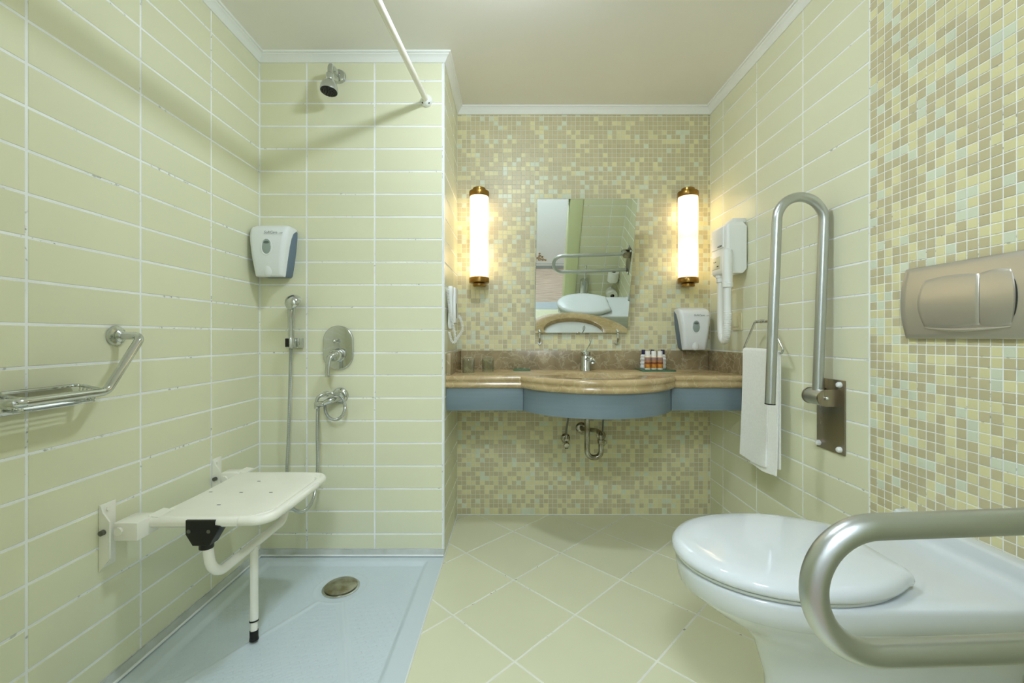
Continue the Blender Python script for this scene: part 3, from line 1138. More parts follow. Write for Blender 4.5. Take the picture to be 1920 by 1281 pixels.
def seat_sheet():
    # plastic sheet wrapped over the side tubes, leaving the rounded front corners open
    m = MB()
    nx, ny = 24, 32
    r = .0145

    def xfront(v):
        return XF - .005 - .075 * (abs(2 * v - 1) ** 6)
    rings = []
    prof = []
    for k in range(7):
        a = R(200 - 110 * k / 6)
        prof.append((YA + r * math.cos(a), ZT + r * math.sin(a)))
    for k in range(1, ny):
        v = k / ny
        prof.append((YA + (YBk - YA) * v, ZT + r - .004 * math.sin(PI * v)))
    for k in range(7):
        a = R(90 - 110 * k / 6)
        prof.append((YBk + r * math.cos(a), ZT + r * math.sin(a)))
    for k in range(nx + 1):
        u = k / nx
        ring = []
        for y, z in prof:
            v = max(0, min(1, (y - YA) / (YBk - YA)))
            x = XA + .012 + (xfront(v) - XA - .012) * u
            dz = 0
            if u > .93 and .12 < v < .88:
                dz = -.004 * ((u - .93) / .07) ** 2
            ring.append(Vector((x, y, z + dz)))
        rings.append(ring)
    low = [[p + Vector((0, 0, -.003)) for p in r_] for r_ in rings]
    m.loft(rings, False, False, False)
    m.loft(low, False, False, False)
    n = len(prof)
    for rr in (0, nx):
        m.add([q for q in rings[rr]] + [q for q in low[rr]], [[i, i + 1, n + i + 1, n + i] for i in range(n - 1)])
    return m.build('seat_sheet', SEATW, st, smooth=50)


sheet = seat_sheet()
for (x, y, ln) in ((-1.010, 1.425, .006), (-.905, 1.420, .006), (-.806, 1.420, .006), (-.905, 1.312, .006), (-.909, 1.526, .006)):
    v = (y - YA) / (YBk - YA)
    zz = ZT + .0145 - .004 * math.sin(PI * v)
    MB().box(x - ln, x + ln, y - .0022, y + .0022, zz - .002, zz + .0006, .0008, 1).build('drain_slot', DARKS, sheet)
fro = MB()
fro.tube(fillet([(XF - .10, YA + .004, ZT + .001), (XF - .004, YA + .004, ZT + .001), (XF - .004, YBk - .004, ZT + .001), (XF - .10, YBk - .004, ZT + .001)], .108, 14), .0142, 18)
fro.build('front_sleeve', SEATW, st)
for sgn, yy, y0 in ((1, YA, 1.158), (1, YBk, 1.594)):
    br = MB()
    br.box(XL + .0005, XL + .0045, y0, y0 + .045, .340, .516, .0015)
    prof2 = [(XL + .001, .333), (XL + .030, .370), (XL + .030, .470), (XL + .020, .484), (XL + .011, .496), (XL + .006, .514), (XL + .001, .516)]
    br.prism(prof2, y0 - .002, y0 + .002)
    bo = br.build('wall_bracket', SEATP, st)
    MB().cyl((XL + .014, y0 - .001 * sgn, .443), (XL + .014, y0 - .011 * sgn, .443), .0075, 8).build('pivot_bolt', ZINC, bo)
    for zz in (.500, .360):
        MB().cyl((XL + .004, y0 + .02 * sgn, zz), (XL + .008, y0 + .02 * sgn, zz), .006, 8).build('fixing_screw', SEATP, bo)
    bl = MB()
    ya_, yb2 = (yy - .052, yy + .020) if yy == YA else (yy - .020, yy + .03)
    bl.box(XL + .026, XA + .014, ya_, yb2, .412, .462, .003)
    bl.cyl((XL + .044, ya_, .440), (XL + .044, ya_ - .006, .440), .011, 10)
    bl.build('hinge_block', SEATP, st)
    # triangular gusset between block and sheet
    MB().prism([(XA + .004, .45), (XA + .034, .4585), (XA + .004, .4635)], min(yy - .006 * sgn, yy + .05 * sgn), max(yy - .006 * sgn, yy + .05 * sgn)).build('gusset', SEATP, st)
ux_, uz_ = -.862, .282
for yy, nm in ((YA, 1), (YBk, -1)):
    cl = MB()
    tz = ZT + (.010 if nm == 1 else -.002)
    cl.prism([(-.925, tz), (-.843, tz), (-.843, ZT - .004), (-.828, ZT - .006), (-.830, ZT - .015), (-.848, ZT - .045), (-.858, ZT - .062), (-.905, ZT - .062), (-.925, ZT - .03)], yy - .019, yy + .019, .003)
    cl.lathe([(.0185, -.075), (.0185, -.055)], 20, Matrix.Translation((-.878, yy, ZT)))
    co = cl.build('leg_clamp', BLACKP, st)
    if nm == 1:
        for xx in (-.914, -.858):
            MB().cyl((xx, yy - .021, ZT - .02), (xx, yy - .0175, ZT - .02), .0055, 12).build('clamp_bolt', ZINC, co)
lg = fillet([(-.878, YA, ZT - .05), (ux_, YA, uz_), (ux_, YBk + .01, uz_), (-.878, YBk + .01, ZT - .05)], .062, 12)
MB().tube(lg, .0138, 20).build('leg_bow', SEATP, st)
f0, f1 = Vector((-.858, 1.414, uz_ - .005)), Vector((-.833, 1.372, -.0035))
dd = (f1 - f0)
leg = MB().cyl(f0, f0 + dd * .79, .0125, 20).build('leg', SEATP, st)
MB().cyl(f0 + dd * .785, f0 + dd * .80, .0138, 20).build('leg_collar', BLACKP, st)
MB().cyl(f0 + dd * .79, f0 + dd * .93, .0105, 20).build('leg_extension', SEATP, st)
MB().cyl(f0 + dd * .895, f0 + dd * .955, .0128, 20, r2=.0125).cyl(f0 + dd * .95, f0 + dd * 1.0, .0125, 20, r2=.0138, bev=.002).build('rubber_foot', BLACKP, st)

# ------------------------------------------------------------------ vanity counter
van = thing('vanity_counter', 'bow fronted brown marble vanity counter with grey blue apron', 'vanity', (0, 0, 0))
TOPZ, BOTZ = .796, .738
YFL = 1.930


def front_line(xa, xb, yfl, yc, n=40, cx=.3855):
    """flat - bow - flat front edge, left to right"""
    hw = (xb - xa) / 2
    s = yfl - yc
    Rr = (hw * hw + s * s) / (2 * s)
    pts = [(XS, yfl)]
    pts.append((xa - .010, yfl))
    a0 = math.asin(hw / Rr)
    for k in range(n + 1):
        a = -a0 + 2 * a0 * k / n
        pts.append((cx + Rr * math.sin(a), yc + Rr - Rr * math.cos(a)))
    pts.append((xb + .010, yfl))
    pts.append((XR, yfl))
    return pts


def offset_line(pts, d):
    out = []
    n = len(pts)
    for i in range(n):
        a = Vector(pts[max(i - 1, 0)]); b = Vector(pts[i]); c = Vector(pts[min(i + 1, n - 1)])
        ns = []
        for p, q in ((a, b), (b, c)):
            t = q - p
            if t.length > 1e-9:
                t.normalize()
                ns.append(Vector((-t.y, t.x)))
        m = sum(ns, Vector((0, 0)))
        m.normalize()
        k = 1 / max(.6, m.dot(ns[0]))
        p = b + m * d * k
        if i == 0: p.x = XS
        if i == n - 1: p.x = XR
        out.append(p)
    return out


BASIN = Vector((.3855, 1.945)); BAX, BAY = .192, .145
FRL = front_line(.034, .737, YFL, 1.719)


def worktop():
    m = MB()
    r = .0145
    rings = []
    for zc in (BOTZ + r, TOPZ - r):
        for k in range(11):
            a = -PI / 2 + PI * k / 10
            ins = r * (1 - math.cos(a)) * (1 if zc > .765 else 1) + (0.002 if zc < .765 else 0)
            ins = min(ins, .0055) if abs(zc + r * math.sin(a) - .767) < .012 else ins
            rings.append([Vector((p.x, p.y, zc + r * math.sin(a))) for p in offset_line(FRL, ins)])
    m.loft(rings, False, False, False)
    # flat top with an oval hole
    bm = bmesh.new()
    top = [bm.verts.new(p) for p in rings[-1]]
    b0 = bm.verts.new((XR, YB - .001, TOPZ)); b1 = bm.verts.new((XS, YB - .001, TOPZ))
    loop = top + [b0, b1]
    edges = [bm.edges.new((loop[i], loop[(i + 1) % len(loop)])) for i in range(len(loop))]
    hole = [bm.verts.new((BASIN.x + BAX * math.cos(2 * PI * k / 64), BASIN.y + BAY * math.sin(2 * PI * k / 64), TOPZ)) for k in range(64)]
    edges += [bm.edges.new((hole[i], hole[(i + 1) % 64])) for i in range(64)]
    bmesh.ops.triangle_fill(bm, use_beauty=True, use_dissolve=False, edges=edges, normal=(0, 0, 1))
    bm.verts.index_update()
    m.add([v.co.copy() for v in bm.verts], [[v.index for v in f.verts] for f in bm.faces])
    bm.free()
    hr = []
    for ins, z in ((0, TOPZ), (-.003, TOPZ - .002), (-.004, TOPZ - .006), (-.004, TOPZ - .030)):
        hr.append([Vector((BASIN.x + (BAX + ins + .004 * 0) * math.cos(2 * PI * k / 64), BASIN.y + (BAY + ins) * math.sin(2 * PI * k / 64), z)) for k in range(64)])
    m.loft(hr, False, False, True)
    # underside strip and back
    bot = rings[0]
    m.loft([bot, [Vector((p.x, max(p.y + .06, YFL - .15) if False else p.y + .10, BOTZ)) for p in bot]], False, False, False)
    m.add([(XS, YFL, BOTZ), (XR, YFL, BOTZ), (XR, YB - .001, BOTZ), (XS, YB - .001, BOTZ)], [[0, 1, 2, 3]]) if False else None
    return m.build('worktop', MARBLE, van, smooth=40)


worktop()
MB().box(XS + .021, XR - .021, YB - .021, YB - .0005, TOPZ - .001, .897, .002).build('backsplash', MARBLE2, van)
MB().box(XS + .0005, XS + .0205, YFL + .012, YB - .0005, TOPZ - .001, .897, .002).build('side_splash', MARBLE2, van)
MB().box(XR - .0205, XR - .0005, YFL + .012, YB - .0005, TOPZ - .001, .897, .002).build('side_splash', MARBLE2, van)
AZ0, AZ1 = .6355, BOTZ
MB().box(XS + .001, .046, 1.944, 1.962, AZ0, AZ1, .0012).build('apron_panel', APRON, van)
MB().box(.722, XR - .001, 1.944, 1.962, AZ0, AZ1, .0012).build('apron_panel', APRON, van)
ap = front_line(.046, .722, 1.950, 1.738, cx=.384)[2:-2]
o_ = [Vector((p[0], p[1], 0)) for p in ap]
i_ = [Vector((p.x, p.y, 0)) for p in offset_line([(XS, ap[0][1])] + ap + [(XR, ap[-1][1])], .016)[1:-1]]
m = MB()
ring = lambda z: [p + Vector((0, 0, z)) for p in o_ + i_[::-1]]
m.loft([ring(AZ0), ring(AZ1)], False, False, True)
n_ = len(o_)
for z in (AZ0, AZ1):
    for k in range(n_ - 1):
        m.add([o_[k] + Vector((0, 0, z)), o_[k + 1] + Vector((0, 0, z)), i_[k + 1] + Vector((0, 0, z)), i_[k] + Vector((0, 0, z))], [[0, 1, 2, 3]])
m.build('bowed_apron_panel', APRON, van, smooth=30)
# timber board closing the apron from below, behind the panels
m = MB()
m.box(XS + .002, XR - .002, 1.962, 1.985, .66, AZ1, .001)
m.build('support_rail', APRON, van)

rg = []
for s, z in ((1.03, -.026), (.99, -.028), (.97, -.05), (.90, -.09), (.74, -.125), (.45, -.142), (.12, -.146)):
    rg.append([Vector((BAX * s * math.cos(2 * PI * k / 48), BAY * s * math.sin(2 * PI * k / 48), z)) for k in range(48)])
for s, z in ((.12, -.152), (.47, -.150), (.77, -.132), (.94, -.094), (1.01, -.05), (1.03, -.028)):
    rg.append([Vector((BAX * s * math.cos(2 * PI * k / 48), BAY * s * math.sin(2 * PI * k / 48), z)) for k in range(48)])
snk = MB().loft(rg, True, True, True).build('basin', CERAM, van)
snk.location = (BASIN.x, BASIN.y, TOPZ)
snk['label'] = 'oval white undermount basin'
MB().lathe([(.021, -.1455), (.021, -.143), (.016, -.142), (.001, -.1425)], 24).build('drain', CHROMED, snk)
MB().cyl((-.03, -BAY * .93, -.062), (-.03, -BAY * .955, -.064), .009, 16).build('overflow', CHROMED, snk)

# ------------------------------------------------------------------ basin tap
tp = thing('basin_tap', 'chrome lever tap behind the basin', 'tap', (.378, 2.225, TOPZ + .0003))
tp.scale = (1.12, 1.12, 1.0)
MB().lathe([(.026, 0), (.026, .004), (.0235, .008), (.0235, .07), (.022, .076)], 28).build('body', CHROME, tp)
MB().tube(spline([(0.006, -.01, .058), (.009, -.06, .068), (.010, -.105, .064), (.010, -.118, .056)], 8), .0125, 18, flat=.8).build('spout', CHROME, tp)
MB().lathe([(.0225, .077), (.0235, .080), (.0225, .098), (.016, .104), (.001, .105)], 28).build('lever_base', CHROME, tp)
MB().cyl((.012, -.112, .05), (.012, -.114, .042), .010, 16).build('aerator', CHROME, tp)
MB().tube(spline([(0, -.008, .10), (.008, -.012, .118), (.017, -.014, .138), (.021, -.012, .15)], 6), .0026, 10).build('lever_rod', CHROME, tp)
lp = [(.021 + .0042 * math.sin(a) , -.012, .166 - .016 * math.cos(a)) for a in [2 * PI * k / 24 for k in range(24)]]
MB().tube(lp, .0018, 8, closed=True).build('lever_loop', CHROME, tp)

# ------------------------------------------------------------------ trap and valves below
tr = thing('drain_trap', 'chrome U-bend drain trap below the basin', 'drain trap', (0, 0, 0))
py_ = 2.12
px0, px1 = .368, .437
pt = fillet([(px0, py_, .66), (px0, py_, .372), (px1, py_, .372), (px1, py_, .455)], .0335, 12)
tr_t = MB().tube(pt, .0135, 20).build('u_bend', CHROMED, tr)
MB().cyl((px0, py_, .585), (px0, py_, .60), .0175, 20, bev=.002).build('slip_nut', CHROMED, tr)
MB().cyl((px0, py_, .505), (px0, py_, .512), .0152, 20).build('pipe_collar', CHROMED, tr)
MB().cyl((px1, py_, .442), (px1, py_, .462), .0178, 20, bev=.002).build('slip_nut', CHROMED, tr)
MB().tube(fillet([(px1, py_, .455), (px1, py_, .492), (px1 - .01, py_ + .07, .492), (.372, YB - .04, .475), (.372, YB, .475)], .02, 6), .0118, 18).build('waste_pipe', CHROMED, tr)
MB().lathe([(.030, 0), (.030, .004), (.024, .010), (.013, .012)], 28, Matrix.Translation((.372, YB, .475)) @ Matrix.Rotation(R(90), 4, 'X')).build('wall_rosette', CHROMED, tr)


def valve(label, x, z, hx, hz):
    t = thing('shutoff_valve', label, 'valve', (x, YB, z), 0, 'angle valves under the counter')
    MB().lathe([(.026, 0), (.026, .003), (.018, .010), (.010, .012)], 24, Matrix.Rotation(R(90), 4, 'X')).build('rosette', CHROMED, t)
    MB().cyl((0, -.01, 0), (0, -.05, 0), .009, 16).cyl((0, -.042, -.004), (0, -.042, .028), .0075, 14).build('valve_body', CHROMED, t)
    MB().lathe([(.008, .05), (.015, .054), (.0165, .064), (.014, .072), (.001, .074)], 10, Matrix.Translation((0, 0, -.006)) @ Matrix.Rotation(R(105), 4, 'X')).build('hand_wheel', CHROMED, t)
    MB().cyl((0, -.040, -.018), (.001, -.046, -.046), .0085, 12).build('drain_knob', BLACKP, t)
    MB().tube(spline([(0, -.042, .026), (.003, -.043, .07), (hx, -.06, hz)], 8), .0048, 10).build('supply_hose', ZINC, t)
    return t


valve('angle valve under the counter, left of the drain trap', .286, .418, .022, .22)
valve('angle valve under the counter, right of the drain trap', .480, .432, .004, .21)

# ------------------------------------------------------------------ mirror
TILT = 16.1
mr = thing('tilted_mirror', 'frameless rectangular mirror tilted forward above the tap', 'mirror', (0, 2.313, H + .020))
mxl, mxr = (1007 - 962) / F * 2.13, (1007 - 962) / F * 2.13 + .498
MH = .690
Mt = Matrix.Rotation(R(TILT), 4, 'X')
mm = MB(); mm.M = Mt
mm.box(mxl, mxr, -.0005, 0, 0, MH)
mm.build('mirror_glass', MIRROR, mr, smooth=0)
mm = MB(); mm.M = Mt
mm.box(mxl - .0006, mxr + .0006, .0002, .0055, -.0006, MH + .0006)
mm.build('mirror_backing', MEDGE, mr, smooth=0)
for k, x in enumerate((mxl + .024, mxr - .052)):
    c = MB()
    c.tube(fillet([(x, .018, -.055), (x, .004, -.05), (x, -.012, -.03), (x, -.010, .005)], .01, 5), .0055, 12)
    c.sphere((x, -.010, .006), .009, 16)
    c.cyl((x, .0195, -.055), (x, .012, -.055), .010, 16)
    co = c.build('mirror_clip', CHROME, mr)
for x in (mxl + .06, mxr - .06):
    MB().tube([(x, .02, .50), (x, -.135, .50)], .004, 8).build('stay_rod', CHROME, mr)

# ------------------------------------------------------------------ wall lamps
def sconce(label, x, zb):
    t = thing('wall_lamp', label, 'wall lamp', (x, YB - .062, zb), 0, 'brass tube wall lamps')
    MB().lathe([(.049, .046), (.050, .05), (.050, .474), (.049, .478)], 40).build('opal_tube', SCONCEG, t)
    for s, nm in ((1, 'top_cap'), (-1, 'bottom_cap')):
        f = (lambda z: z) if s < 0 else (lambda z: .524 - z)
        pr = [(.001, 0), (.030, 0), (.034, .003), (.034, .014), (.030, .016), (.036, .018), (.0525, .020), (.0535, .024), (.0535, .042), (.052, .046), (.0495, .048), (.046, .046)]
        MB().lathe([(r, f(z)) for r, z in pr], 40).build(nm, BRASS, t)
    MB().box(-.022, .022, .046, .0615, .04, .484, .003).build('back_plate', BRASS, t)
    return t


sconce('brass and opal tube wall lamp left of the mirror', (898.5 - 962) / F * 2.271, H + (631 - 537.5) / F * 2.271)
sconce('brass and opal tube wall lamp right of the mirror', (1290 - 962) / F * 2.271, H + (631 - 538) / F * 2.271)

# ------------------------------------------------------------------ wall phone
ph = thing('wall_phone', 'white wall phone with curly cord on the partition flank', 'phone', (0, 0, 0))
MB().box(XS + .0005, XS + .036, 2.00, 2.085, 1.035, 1.205, .006).build('base', WPLAST, ph)
b = MB().box(XS + .0362, XS + .0375, 2.02, 2.03, 1.06, 1.13)
b.build('cradle_slot', DARKS, ph)
rg = []
for z, hx_, hy in ((1.008, .006, .012), (1.012, .010, .017), (1.03, .013, .020), (1.06, .012, .018), (1.10, .010, .015), (1.15, .010, .015), (1.18, .013, .019), (1.20, .013, .020), (1.206, .009, .015)):
    rg.append([Vector((XS + .016 + hx_ * (abs(math.cos(a)) ** .6) * math.copysign(1, math.cos(a)), 1.975 + hy * (abs(math.sin(a)) ** .6) * math.copysign(1, math.sin(a)), z)) for a in [2 * PI * k / 24 for k in range(24)]])
MB().loft(rg).build('handset', WPLAST, ph, smooth=50)
cp = spline([PT(838.5, 541, 1.945), PT(842, 575, 1.945), PT(847, 600, 1.95), PT(853, 630, 1.96), PT(853, 642, 1.965), PT(847, 640, 1.965), PT(842, 622, 1.965)], 10)
MB().tube(coil(cp, .0054, 150, 10), .0018, 5).build('curly_cord', WPLAST, ph)
cp = spline([PT(853.5, 640, 1.97), PT(862, 628, 2.0), PT(867, 618, 2.01), PT(865, 602, 2.02), PT(860, 592, 2.04)], 10)
MB().tube(coil(cp, .0054, 150, 10), .0018, 5).build('curly_cord', WPLAST, ph)

# ------------------------------------------------------------------ hair dryer
hd = thing('wall_hair_dryer', 'white wall hair dryer with looped ribbed hose', 'hair dryer', (XR, 2.036, 1.266), R(-90))
d = MB()
# silhouette in x (along wall, + towards the viewer) and depth
rings = []
for z, ins in ((0, .012), (.006, .004), (.02, 0), (.215, 0), (.229, .006), (.236, .02)):
    pts = []
    x0_, x1_, dp = -.078 + ins * .3, .080 - ins * .3, .098 - ins
    bk_ = .0 + max(0, .03 * (1 - min(z, .236 - z) / .03)) * .8
    for cx, cy, a0, r in ((x1_ - .014, -dp + .014, 0, .014), (x0_ + .012, -dp + .012, -90, .012)):
        for k in range(6):
            a = R(a0 - 18 * k)
            pts.append(Vector((cx + r * math.cos(a), cy + r * math.sin(a), z)))
    pts.append(Vector((x0_, -bk_, z)))
    pts.append(Vector((x1_, -bk_, z)))
    rings.append(pts)
d.loft(rings)
body = d.build('body', WPLAST, hd, smooth=30)
MB().box(-.066, .052, -.1035, -.09, .122, .222, .006, 3).build('upper_panel', WPLAST, body)
MB().box(-.064, .012, -.1005, -.095, .030, .088, .0015).build('socket_panel', PLATEC, body)
for xx in (-.040, -.024):
    MB().cyl((xx, -.0995, .066), (xx, -.1015, .066), .003, 8).build('socket_hole', DARKS, body)
MB().box(-.012, .004, -.1015, -.0995, .040, .045).build('socket_switch', DARKS, body)
MB().box(-.012, .062, -.062, 0, .2362, .2562, .003).build('wall_mount', WPLAST, hd)
text_part('lettering', 'VALERA', .0125, DARKS, body, (.0, -.1042, .128))
g = MB().lathe([(.010, .186 - .075), (.019, .18 - .075), (.0215, .165 - .075), (.0215, -.045), (.023, -.047), (.023, -.066), (.0195, -.068)], 28, Matrix.Translation((.078, -.095, 0)))
g.build('nozzle_grip', WPLAST, hd)
MB().lathe([(.024, 0), (.024, -.012), (.021, -.014), (.021, -.032), (.017, -.034)], 28, Matrix.Translation((-.030, -.072, .002))).build('hose_collar', WPLAST, hd)
hp = spline([(-.030, -.072, -.02), (-.030, -.072, -.12), (-.028, -.073, -.22), (-.012, -.078, -.285), (.026, -.084, -.312), (.058, -.09, -.285), (.076, -.094, -.21), (.078, -.095, -.13), (.078, -.095, -.06)], 14)
hp = resample(hp, .004)
MB().tube(hp, [.0165 + (.0016 if (k % 2 and len(hp) * .45 < k < len(hp) * .80) else 0) for k in range(len(hp))], 20).build('hose', WPLAST, hd)

sw = thing('wall_socket', 'cream wall socket plate behind the hair dryer hose', 'socket', (XR, 2.045, 1.045), R(-90))
MB().box(-.042, .042, -.010, 0, -.042, .042, .003).build('plate', PLATEC, sw)
MB().box(-.026, .026, -.013, -.009, -.026, .026, .002).build('insert', PLATEC, sw)

# ------------------------------------------------------------------ towel ring and towel
rg_ = thing('towel_ring', 'chrome trapezoid towel ring on the right wall', 'towel ring', (XR, 1.752, 1.036), R(-90))
MB().lathe([(.021, 0), (.021, .005), (.012, .010), (.008, .014), (.008, .05)], 24, Matrix.Rotation(R(90), 4, 'X')).build('wall_mount', CHROME, rg_)
pl = fillet([(0, -.056, 0), (-.052, -.056, 0), (-.137, -.056, -.112), (-.128, -.056, -.126), (.128, -.056, -.126), (.137, -.056, -.112), (.052, -.056, 0), (0.0, -.056, 0)], .008, 5)
MB().tube(pl, .0042, 12).build('ring', CHROME, rg_)
for x0_, x1_, r_ in ((-.046, -.022, .0068), (.022, .046, .0068), (-.012, .012, .0085)):
    MB().cyl((x0_, -.056, 0), (x1_, -.056, 0), r_, 14, bev=.001).build('ring_sleeve', CHROME, rg_)

tw = thing('hand_towel', 'white terry hand towel folded over the towel ring', 'towel', (XR, 1.752, .912), R(-90))


def towel_sheet(x0, x1, yfront, zlen_f, zlen_b, th, seed, skew):
    rn = random.Random(seed)
    m = MB()
    n = 22
    cols = []
    L = 26
    for i in range(n + 1):
        u = i / n
        x = x0 + (x1 - x0) * u
        path = []
        rr = .007
        for k in range(L + 1):
            v = 1 - k / L
            wob = .0022 * math.sin(u * 5 + seed) * v + .0006 * math.sin(u * 13 + 2 * seed + v * 3) * v
            fl_ = 1 + skew * v
            path.append(Vector((x * fl_ , -.056 - rr - yfront - .010 * v * v - wob, -zlen_f * v - .008 * v * math.sin(u * 3))))
        for k in range(1, 8):
            a = PI * k / 8
            path.append(Vector((x, -.056 - (rr + yfront) * math.cos(a), (rr + yfront) * math.sin(a))))
        for k in range(L + 1):
            v = k / L
            path.append(Vector((x * (1 + skew * v), -.056 + rr + yfront - .002 * v, -zlen_b * v)))
        cols.append(path)
    outer = cols
    inner = []
    for c in cols:
        nn = []
        for k, p in enumerate(c):
            t = (c[min(k + 1, len(c) - 1)] - c[max(k - 1, 0)]).normalized()
            nrm = Vector((0, t.z, -t.y))
            nn.append(p - nrm * th * -1)
        inner.append(nn)
    N_ = len(cols[0])
    rings = [a + b[::-1] for a, b in zip(outer, inner)]
    m.loft(rings, True, True, True)
    return m


towel_sheet(-.124, .060, .006, .455, .43, .006, 3, .05).build('front_fold', TOWEL, tw, smooth=60)
towel_sheet(-.060, .112, .000, .472, .45, .006, 5, .03).build('back_fold', TOWEL, tw, smooth=60)

# ------------------------------------------------------------------ folding support rails
def support_rail(name, label, y, hinge_z, up):
    t = thing(name, label, 'grab rail', (XR, y, hinge_z), R(-90))
    # local: y towards the wall, origin on the wall at hinge height
    hy = -.047
    MB().box(-.064, .064, -.005, 0, -.185, .060, .002).build('wall_plate', STEELP, t)
    for sx, sz in ((.046, .045), (-.05, .045), (.046, -.168), (-.05, -.168)):
        MB().lathe([(.0095, 0), (.0095, .006), (.007, .011), (.001, .013)], 16, Matrix.Translation((sx, -.005, sz)) @ Matrix.Rotation(R(90), 4, 'X')).build('screw_cap', WPLAST, t)
    # fork that carries the barrel
    for sx in (-.037, .037):
        fk = MB()
        arc = [Vector((sx - .0025, hy - .028 * math.sin(a), .028 * math.cos(a))) for a in [PI * k / 12 for k in range(13)]]
        r1 = [Vector((sx - .0025, -.004, -.028)), Vector((sx - .0025, -.004, .028))] + arc
        r2 = [p + Vector((.005, 0, 0)) for p in r1]
        fk.loft([r1, r2])
        fk.build('hinge_fork', STEELP, t)
    MB().cyl((-.0345, hy, 0), (.0345, hy, 0), .027, 32, bev=.0015).build('hinge_barrel', STEEL, t)
    MB().cyl((-.045, hy, 0), (.045, hy, 0), .0065, 12).sphere((.045, hy, 0), .0065, 12).build('hinge_bolt', CHROME, t)
    # loop in the plane perpendicular to the wall: s = along the rail from hinge, w = offset of the second tube
    Ls, W, rt = (.690 if up else .672), .160, .016
    loop = [(0.0, 0.0), (Ls - W / 2 - rt, 0.0)]
    arc = [(Ls - W / 2 - rt + W / 2 * math.sin(a), W / 2 - W / 2 * math.cos(a)) for a in [PI * k / 28 for k in range(1, 29)]]
    loop = loop + arc + [(-.030, W)]
    out = []
    for s, w in loop:
        if up:
            a = R(2.1)
            yy, zz = hy - w, s
            c_, s_ = math.cos(a), math.sin(a)
            out.append(Vector((0, hy + (yy - hy) * c_ + zz * s_, zz * c_ - (yy - hy) * s_)))
        else:
            a = R(-2.1)
            yy, zz = hy - s, -w
            c_, s_ = math.cos(a), math.sin(a)
            dy = yy - hy
            out.append(Vector((0, hy + dy * c_ + zz * s_ * 1, zz * c_ - dy * s_)))
    MB().tube(out, rt, 32).build('rail_loop', STEEL, t)
    e = out[-1]
    dv = (out[-1] - out[-2]).normalized()
    MB().cyl(e - dv * .001, e + dv * .0025, .0164, 28).build('end_cap', BLACKP, t)
    return t


support_rail('folding_grab_rail', 'stainless steel folding grab rail raised upright against right wall', 1.446, .770, True)
support_rail('folding_grab_rail', 'stainless steel folding grab rail lowered in front of toilet', .538, .755, False)

# ------------------------------------------------------------------ toilet
to = thing('toilet', 'white floor standing toilet with closed lid', 'toilet', (XR, .995, 0), R(-90))
# local: x along the wall (+ towards viewer), y negative away from the wall, z up


def egg(p0, p1, w, z, wb=None, pc=None, n=28, nb=14, sq=2.0):
    wb = w if wb is None else wb
    pc = p1 - .24 if pc is None else pc
    pts = []
    for k in range(n + 1):
        a = -PI / 2 + PI * k / n
        pts.append((w * math.sin(a), pc + (p1 - pc) * (max(0, math.cos(a)) ** (2 / 2.15))))
    rc = .02
    for k in range(1, nb + 1):
        t = k / nb
        p = pc - (pc - p0 - rc) * t
        ww = w - (w - wb) * t ** sq
        pts.append((ww, p))
    for k in range(1, 5):
        a = PI / 2 * k / 4
        pts.append((wb - rc + rc * math.cos(a), p0 + rc - rc * math.sin(a)))
    for k in range(0, 4):
        a = PI / 2 + PI / 2 * k / 4
        pts.append((-(wb - rc) + rc * math.cos(a), p0 + rc - rc * math.sin(a)))
    for k in range(nb, 0, -1):
        t = k / nb
        p = pc - (pc - p0 - rc) * t
        ww = w - (w - wb) * t ** sq
        pts.append((-ww, p))
    return [Vector((x, -p, z)) for x, p in pts]


rings = [egg(.004, .482, .108, .001, .10), egg(.004, .477, .104, .03, .10), egg(.004, .488, .104, .18, .10), egg(.004, .515, .112, .27, .11), egg(.004, .555, .130, .315, .13),
         egg(.004, .618, .152, .350, .15), egg(.004, .655, .165, .378, .165), egg(.004, .672, .170, .392, .17), egg(.004, .677, .172, .398, .172), egg(.004, .684, .1785, .402, .1785),
         egg(.004, .690, .1815, .440, .1815), egg(.004, .688, .180, .448, .180), egg(.004, .681, .175, .4515, .175), egg(.03, .66, .15, .452, .15)]
MB().loft(rings).build('ceramic_body', CERAM, to, smooth=60)
# upstand along the wall
up_ = MB()
prof = [(-.060, .452), (-.050, .4525), (-.042, .455), (-.036, .462), (-.033, .474), (-.032, .494), (-.029, .499), (-.024, .5005), (-.001, .5005), (-.001, .448), (-.060, .448)]
up_.loft([[Vector((x, y, z)) for y, z in prof] for x in (-.178, -.17, .17, .178)])
up_.build('rear_upstand', CERAM, to, smooth=50)
sr = [egg(.262, .687, .176, .4535, .118, .455, sq=2.2), egg(.260, .690, .179, .455, .12, .455, sq=2.2), egg(.260, .691, .180, .4605, .12, .455, sq=2.2), egg(.264, .685, .174, .4625, .115, .455, sq=2.2)]
MB().loft(sr).build('seat_ring', CERAM, to, smooth=60)
lr = [egg(.256, .691, .181, .4635, .124, .455, sq=2.2), egg(.252, .697, .1865, .466, .128, .455, sq=2.2), egg(.251, .699, .188, .472, .129, .455, sq=2.2), egg(.252, .697, .186, .480, .128, .455, sq=2.2),
      egg(.256, .690, .180, .4875, .123, .455, sq=2.2), egg(.264, .677, .168, .492, .114, .455, sq=2.2), egg(.285, .65, .138, .495, .09, .455, sq=2.2), egg(.33, .58, .08, .4965, .05, .455, sq=2.2)]
MB().loft(lr).build('lid', CERAM, to, smooth=60)
for xx in (-.09, .05):
    MB().cyl((xx, -.250, .462), (xx + .04, -.250, .462), .009, 16).build('hinge', CHROME, to)
MB().box(.17, .1735, -.115, -.07, .3855, .3915, .001).build('side_slot', DARKS, to)

# flush plate
fp = thing('flush_plate', 'satin silver dual flush plate on the mosaic above toilet', 'flush plate', (XR, 1.008, 1.062), R(-90))


